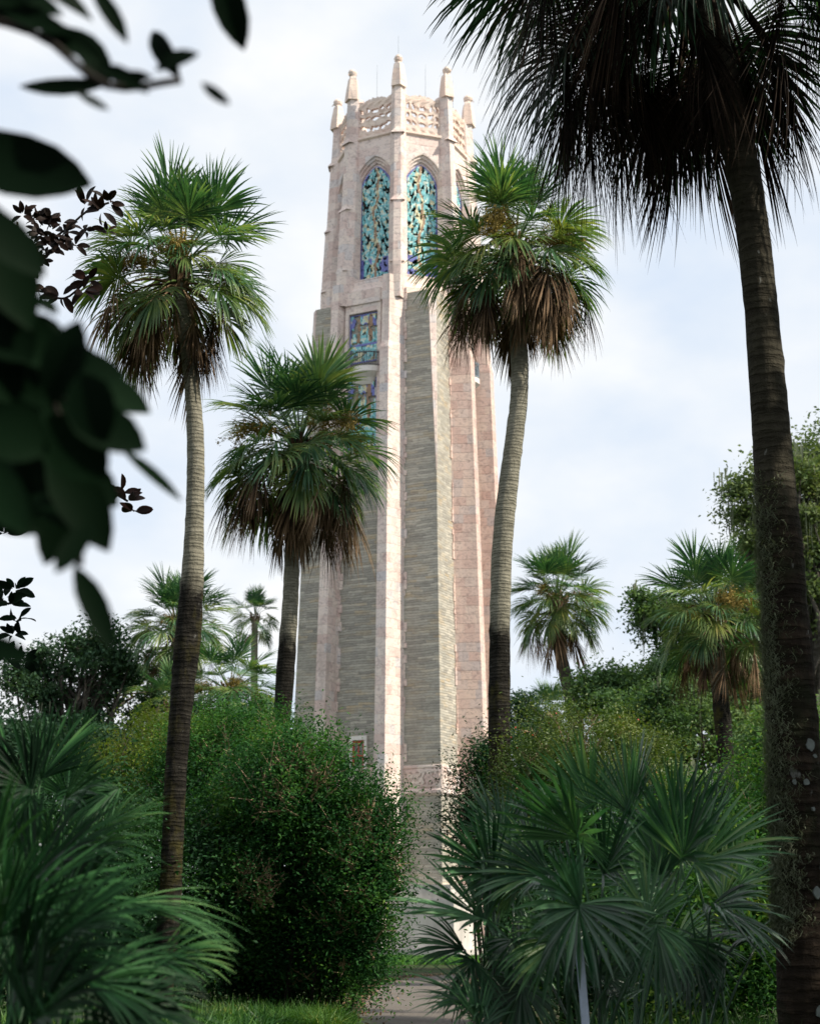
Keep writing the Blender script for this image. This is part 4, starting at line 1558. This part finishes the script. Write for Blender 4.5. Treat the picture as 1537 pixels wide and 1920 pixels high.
palmetto('palmetto', 'sunlit upright palmetto fans behind the central palmetto', gnd(1180, 13.5),
         [(1190, 1500, 13.2, 95, 60, 140, .05, .1), (1110, 1520, 13.4, 105, 70, 150, .1, .1), (1260, 1560, 13.5, 80, 70, 140, .1, .1), (1330, 1570, 13.8, 75, 70, 130, .1, .2), (1000, 1600, 13.5, 120, 80, 140, .15, .2), (1060, 1680, 13.0, 150, 90, 130, .2, .2), (1350, 1690, 13.2, 40, 90, 130, .2, .2), (1200, 1660, 13.0, 90, 110, 140, .2, .2)], PALMETTO, 1300, wild=1)
LB = [(76, 1462, 8.6, 62, 62, 150, .12, .1), (60, 1480, 8.4, 150, 80, 150, .3, .1), (56, 1490, 8.2, 265, 60, 130, .5, .1), (120, 1500, 8.8, 20, 60, 150, .35, .1), (188, 1564, 8.4, 32, 60, 130, .3, .1), (20, 1440, 9, 100, 80, 130, .1, .1),
      (130, 1440, 9.4, 75, 50, 130, .1, .1), (30, 1560, 8, 200, 90, 150, .4, .1)]
palmetto('needle_palm', 'green fan palm at the left edge with upright fans before the dark trees', gnd(70, 9.0), LB, PALMETTO_L, 1400, wild=1)
LC = [(127, 1606, 6.8, 15, 42, 235, .35, .1), (233, 1690, 6.6, -12, 22, 240, .35, .2), (228, 1780, 6.4, -14, 34, 190, .4, .1), (60, 1650, 6.4, 40, 70, 220, .3, .1), (40, 1700, 6.0, 5, 60, 240, .35, .2), (100, 1760, 5.8, 30, 60, 220, .35, .2),
      (160, 1840, 5.6, -15, 60, 220, .4, .2), (30, 1830, 5.2, 20, 80, 240, .35, .2), (60, 1920, 5.0, 45, 80, 230, .3, .2), (0, 1760, 5.2, 80, 70, 220, .3, .2), (200, 1900, 5.6, 10, 60, 200, .4, .2), (-20, 1640, 6.0, 60, 70, 230, .25, .1), (110, 1700, 6.6, 60, 60, 180, .3, .2)]
palmetto('needle_palm', 'blurred dark green fan palm filling the lower left corner nearest the camera', gnd(20, 6.0), LC, PALMETTO_L, 1500, wild=1)

# pale post standing in the palmettos
p0 = at(1098, 1930, 10.0)
p1 = at(1084, 1760, 10.0)
d = (p1 - p0) / (p1[2] - p0[2])
foot = p0 - d * p0[2]
root = empty('marker_post', tuple(foot), 'slim pale blue-grey post leaning in the middle of the palmettos', 'post')
b = MB()
b.loft([[tuple(d * z + np.array([sx * w, sy * w, 0])) for sx, sy in ((-1, -1), (1, -1), (1, 1), (-1, 1))] for z, w in ((0, .026), (p1[2] - .02, .022), (p1[2], .017))], cap0=True, cap1=True)
b.build('shaft', m_plain('blue_grey_paint', (0.42, 0.50, 0.64), .6, .2, 8), root)


# ------------------------------------------------------------------ magnolias at the left
def leaf_mesh(V, Fq, base, tip, wid, nrm, curl=.12):
    base, tip = np.array(base, float), np.array(tip, float)
    d = tip - base
    Ln = np.linalg.norm(d)
    d /= Ln
    nrm = np.array(nrm, float)
    nrm = norm(nrm - d * np.dot(nrm, d))
    s = np.cross(d, nrm)
    b0 = len(V)
    prof = [(0, .05), (.12, .48), (.3, .9), (.5, 1.0), (.7, .88), (.86, .55), (.96, .2), (1, .02)]
    for t, w in prof:
        c = base + d * Ln * t + nrm * (curl * Ln * math.sin(t * math.pi))
        V.extend([c - s * w * wid / 2 + nrm * w * wid * .12, c, c + s * w * wid / 2 + nrm * w * wid * .12])
    for i in range(len(prof) - 1):
        a = b0 + 3 * i
        Fq.append([a, a + 1, a + 4, a + 3])
        Fq.append([a + 1, a + 2, a + 5, a + 4])


DM = 2.3
mag = empty('magnolia_tree', (-1.9, 2.4, 0), 'near magnolia whose large dark blurred leaves hang over the top left', 'tree')
mo = np.array([-1.9, 2.4, 0])
NEAR_LEAVES = [  # base px, tip px, width px
    (405, -60, 458, 95, 80), (170, -30, 240, 82, 46), (338, 148, 286, 58, 52), (292, 134, 374, 100, 58), (378, 154, 431, 197, 28),
    (205, 165, 126, 50, 78), (205, 158, 36, 162, 52), (208, 150, 288, 146, 38), (140, 172, 206, 206, 34), (-40, -20, 145, 70, 60), (-30, 30, 130, -30, 55), (60, 60, 190, 120, 45),
    (-110, 270, 174, 348, 170), (-60, 350, 60, 620, 150), (-70, 380, 85, 520, 120), (-60, 450, 70, 780, 150), (-40, 560, 130, 700, 120),
    (20, 600, 130, 640, 70), (150, 600, 100, 760, 110), (60, 700, 238, 705, 120), (110, 690, 283, 775, 110), (120, 760, 274, 845, 120), (60, 820, 250, 800, 130),
    (228, 842, 342, 940, 30), (100, 850, 222, 950, 110), (90, 860, 205, 1035, 120), (20, 800, 60, 1000, 130), (130, 900, 85, 1060, 90), (170, 980, 105, 1075, 60), (140, 1060, 214, 1222, 66),
    (-40, 700, 40, 900, 130), (-50, 850, 50, 1000, 110), (-70, 1200, 60, 1240, 70), (-60, 940, 80, 1000, 90), (60, 560, 110, 590, 40),
    (-60, -40, 120, 30, 90), (10, -50, 175, 40, 70), (-50, 20, 70, 60, 60), (90, 40, 215, 150, 50), (190, 120, 280, 175, 40), (-60, 400, 40, 560, 140), (-50, 560, 60, 680, 150), (0, 640, 100, 760, 120), (-40, 780, 90, 850, 150), (40, 740, 170, 800, 130), (90, 780, 200, 900, 140), (30, 860, 140, 960, 130), (80, 700, 180, 660, 100), (60, 930, 180, 1000, 80), (150, 700, 200, 830, 120), (-60, 640, 40, 760, 130), (-50, 960, 30, 860, 100), (10, 780, 120, 900, 140)]
tw = MB()
for ln in ([(-420, 200), (-150, 40), (60, 60), (200, 160), (340, 150)], [(-420, 260), (-120, 300), (20, 560), (90, 720), (140, 880), (150, 1060)], [(-150, 40), (150, -60), (400, -70)], [(-120, 300), (-60, 700), (-20, 900), (-30, 1200)], [(90, 720), (230, 845)]):
    pp = [at(x, y, DM + .02) - mo for x, y in ln]
    tw.tube(smooth_path(pp, 4), .0065, 6)
tw.tube([np.array([0, 0, 0]), np.array([.1, 0, 1.2]), at(-420, 230, DM) - mo, np.array([.2, .2, 3.2])], [.09, .07, .05, .03], 8)
tw.build('branches', DTWIG, mag, True)
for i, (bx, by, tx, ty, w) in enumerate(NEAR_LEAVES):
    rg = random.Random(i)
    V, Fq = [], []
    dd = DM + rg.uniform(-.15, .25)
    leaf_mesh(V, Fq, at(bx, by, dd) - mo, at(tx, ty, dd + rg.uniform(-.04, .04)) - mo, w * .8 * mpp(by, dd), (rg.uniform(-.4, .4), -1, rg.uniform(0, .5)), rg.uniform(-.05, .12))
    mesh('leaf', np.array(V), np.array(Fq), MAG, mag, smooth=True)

mag2 = empty('magnolia_tree', gnd(-260, 15), 'second magnolia with sharp dark brownish leaf rosettes behind the blurred leaves', 'tree')
mo = np.array(mag2.location)
rg = random.Random(5)
V, Fq, V2, F2 = [], [], [], []
tw = MB()


def rosette(px, py, n, L0, brown):
    c = at(px, py, 15 + rg.uniform(-.3, .3)) - mo
    for k in range(n):
        a = rg.uniform(0, 6.28)
        el = rg.uniform(-.7, .9)
        d = np.array([math.cos(a) * math.cos(el), math.sin(a) * math.cos(el), math.sin(el)])
        Lk = L0 * rg.uniform(.75, 1.15) * mpp(py, 15)
        vv, ff = (V2, F2) if brown else (V, Fq)
        leaf_mesh(vv, ff, c + d * Lk * .15, c + d * Lk * 1.1, Lk * .42, (rg.uniform(-.6, .6), -1, rg.uniform(-.3, .9)), .08)
    return c


for px, py, s in ((95, 450, 60), (60, 480, 45), (45, 770, 45), (50, 660, 40), (60, 850, 40)):
    for k in range(14):
        rosette(px + rg.gauss(0, s * .5), py + rg.gauss(0, s * .55), 8, 25, True)
for px, py in ((160, 385), (205, 380), (190, 395), (120, 435), (140, 460), (75, 415), (70, 540), (115, 555), (165, 525), (155, 545), (240, 940), (250, 960), (228, 925), (30, 1105), (20, 1135), (35, 1160), (10, 1120), (25, 1190), (10, 1235), (45, 1240), (110, 860), (150, 865), (165, 960), (100, 935), (10, 1000)):
    rosette(px, py, 8, 34, px > 120 or py < 600)
for ln in ([(-260, 300), (-80, 500), (30, 480), (110, 440), (165, 395), (205, 380)], [(-80, 500), (0, 560), (70, 545), (120, 560), (165, 525)], [(-260, 500), (-60, 720), (45, 760), (130, 870), (240, 940)], [(-260, 900), (-60, 1120), (30, 1130)], [(-60, 1120), (10, 1230), (40, 1240)]):
    tw.tube(smooth_path([at(x, y, 15) - mo for x, y in ln], 4), .012, 5)
tw.tube([np.array([0, 0, 0]), np.array([.05, .1, 4]), at(-260, 300, 15) - mo], [.16, .12, .06], 8)
tw.build('branches', DTWIG, mag2, True)
mesh('green_leaves', np.array(V), np.array(Fq), MAG, mag2, smooth=True)
mesh('brown_leaves', np.array(V2), np.array(F2), MAGB, mag2, smooth=True)


# ------------------------------------------------------------------ ground cover
def blades(name, label, area, n, h, w, mat, seed, lean=.35, kind='stuff'):
    rng = np.random.default_rng(seed)
    P = area(rng, n)
    n = len(P)
    a = rng.uniform(0, 6.28, n)
    s = np.stack([np.cos(a), np.sin(a), np.zeros(n)], 1) * w / 2
    hh = h * rng.uniform(.5, 1.1, n)
    lv = rng.normal(0, lean, (n, 3))
    lv[:, 2] = 0
    V, q = [], []
    mid = P + np.stack([lv[:, 0] * hh * .3, lv[:, 1] * hh * .3, hh * .6], 1)
    tip = P + np.stack([lv[:, 0] * hh * 1.1, lv[:, 1] * hh * 1.1, hh * (1 - .3 * np.abs(lv).sum(1))], 1)
    VV = np.stack([P - s, P + s, mid + s * .8, mid - s * .8, tip + s * .1, tip - s * .1], 1).reshape(-1, 3)
    i = np.arange(n)[:, None] * 6
    FF = np.concatenate([i + np.array([[0, 1, 2, 3]]), i + np.array([[3, 2, 4, 5]])], 0)
    o = mesh(name, VV, FF, mat)
    tag(o, label, 'ground cover', kind=kind)
    return o


def rect(x0, x1, y0, y1, edge=None):
    def f(rng, n):
        P = np.stack([rng.uniform(x0, x1, n), rng.uniform(y0, y1, n), np.zeros(n)], 1)
        if edge:
            P = P[edge(P)]
        return P
    return f


path_x = lambda y: np.interp(y, [c[1] for c in ctr], [c[0] for c in ctr])
blades('lawn_grass', 'short bright green grass left of the path in front of the big bush', rect(-5, 0.2, 20, 30, lambda P: P[:, 0] < path_x(P[:, 1]) - 1.45 + .15 * np.sin(P[:, 1] * 3)), 70000, .34, .016, GRASS, 31)
blades('border_grass', 'tufted dark green border grass edging the path under the big bush', rect(-5.5, 0.2, 23.6, 26.4, lambda P: (P[:, 0] < path_x(P[:, 1]) - 1.5 + .2 * np.sin(P[:, 1] * 4)) & (np.sin(P[:, 0] * 7) * np.sin(P[:, 1] * 6) > -.35)), 42000, .62, .018, COVER, 32, .7)
blades('far_lawn', 'strip of lawn at the foot of the tower', rect(-14, 14, 80, 100), 26000, .3, .06, GRASS, 33)
blades('right_ground_cover', 'tall grassy ground cover at the lower right below the palmettos', rect(.95, 6.5, 12.2, 17, lambda P: P[:, 0] > path_x(P[:, 1]) + 1.5), 26000, .95, .024, COVER, 35, .5)
blades('left_ground_cover', 'leafy green ground cover under the near fan palms at left', rect(-7.5, -1.6, 13, 24, lambda P: P[:, 0] < path_x(P[:, 1]) - 2.2), 24000, .7, .03, COVER, 37, .6)
rng = np.random.default_rng(55)
P = np.stack([rng.uniform(-2.5, 4, 12000), rng.uniform(18, 64, 12000), np.full(12000, .03)], 1)
dx = np.abs(P[:, 0] - path_x(P[:, 1]))
P = P[(dx > 1.2 - .9 * rng.random(len(P)) ** 4) & (dx < 2.0)]
V, Fq = leaves(P, .09, rng, 1.2)
tag(mesh('leaf_litter', V, Fq, LITTER), 'brown fallen leaves along the path edges', 'fallen leaves', kind='stuff')
# small fern by the path and red blossom
for (px, D, lab) in ((640, 24.5, 'feathery low fern tuft at the foot of the big bush, nearest the path'), (470, 24.0, 'dark low fern tuft left under the big bush')):
    x, y, _ = gnd(px, D)
    root = empty('fern', (x, y, 0), lab, 'fern')
    rng = np.random.default_rng(px)
    V, Fq = [], []
    for k in range(60):
        a = rng.uniform(0, 6.28)
        pts = [np.zeros(3) + rng.normal(0, .12, 3) * np.array([2, 1, 0])]
        d = norm(np.array([math.cos(a) * .6, math.sin(a) * .6, 1]))
        for i in range(6):
            d = norm(d + np.array([math.cos(a) * .12, math.sin(a) * .12, -.2]))
            pts.append(pts[-1] + d * .11)
        for i in range(1, 7):
            s = np.cross(d, [0, 0, 1])
            for sg in (-1, 1):
                for q in (0, .5):
                    p = pts[i] + (pts[max(0, i - 1)] - pts[i]) * q
                    e_ = p + s * sg * .10 * (1.1 - i / 8) + d * .04
                    b0 = len(V)
                    V.extend([p, p + d * .02 + s * sg * .03, e_, p - d * .02 + s * sg * .03])
                    Fq.append([b0, b0 + 1, b0 + 2, b0 + 3])
    mesh('fern_fronds', np.array(V), np.array(Fq), GRASS, root)
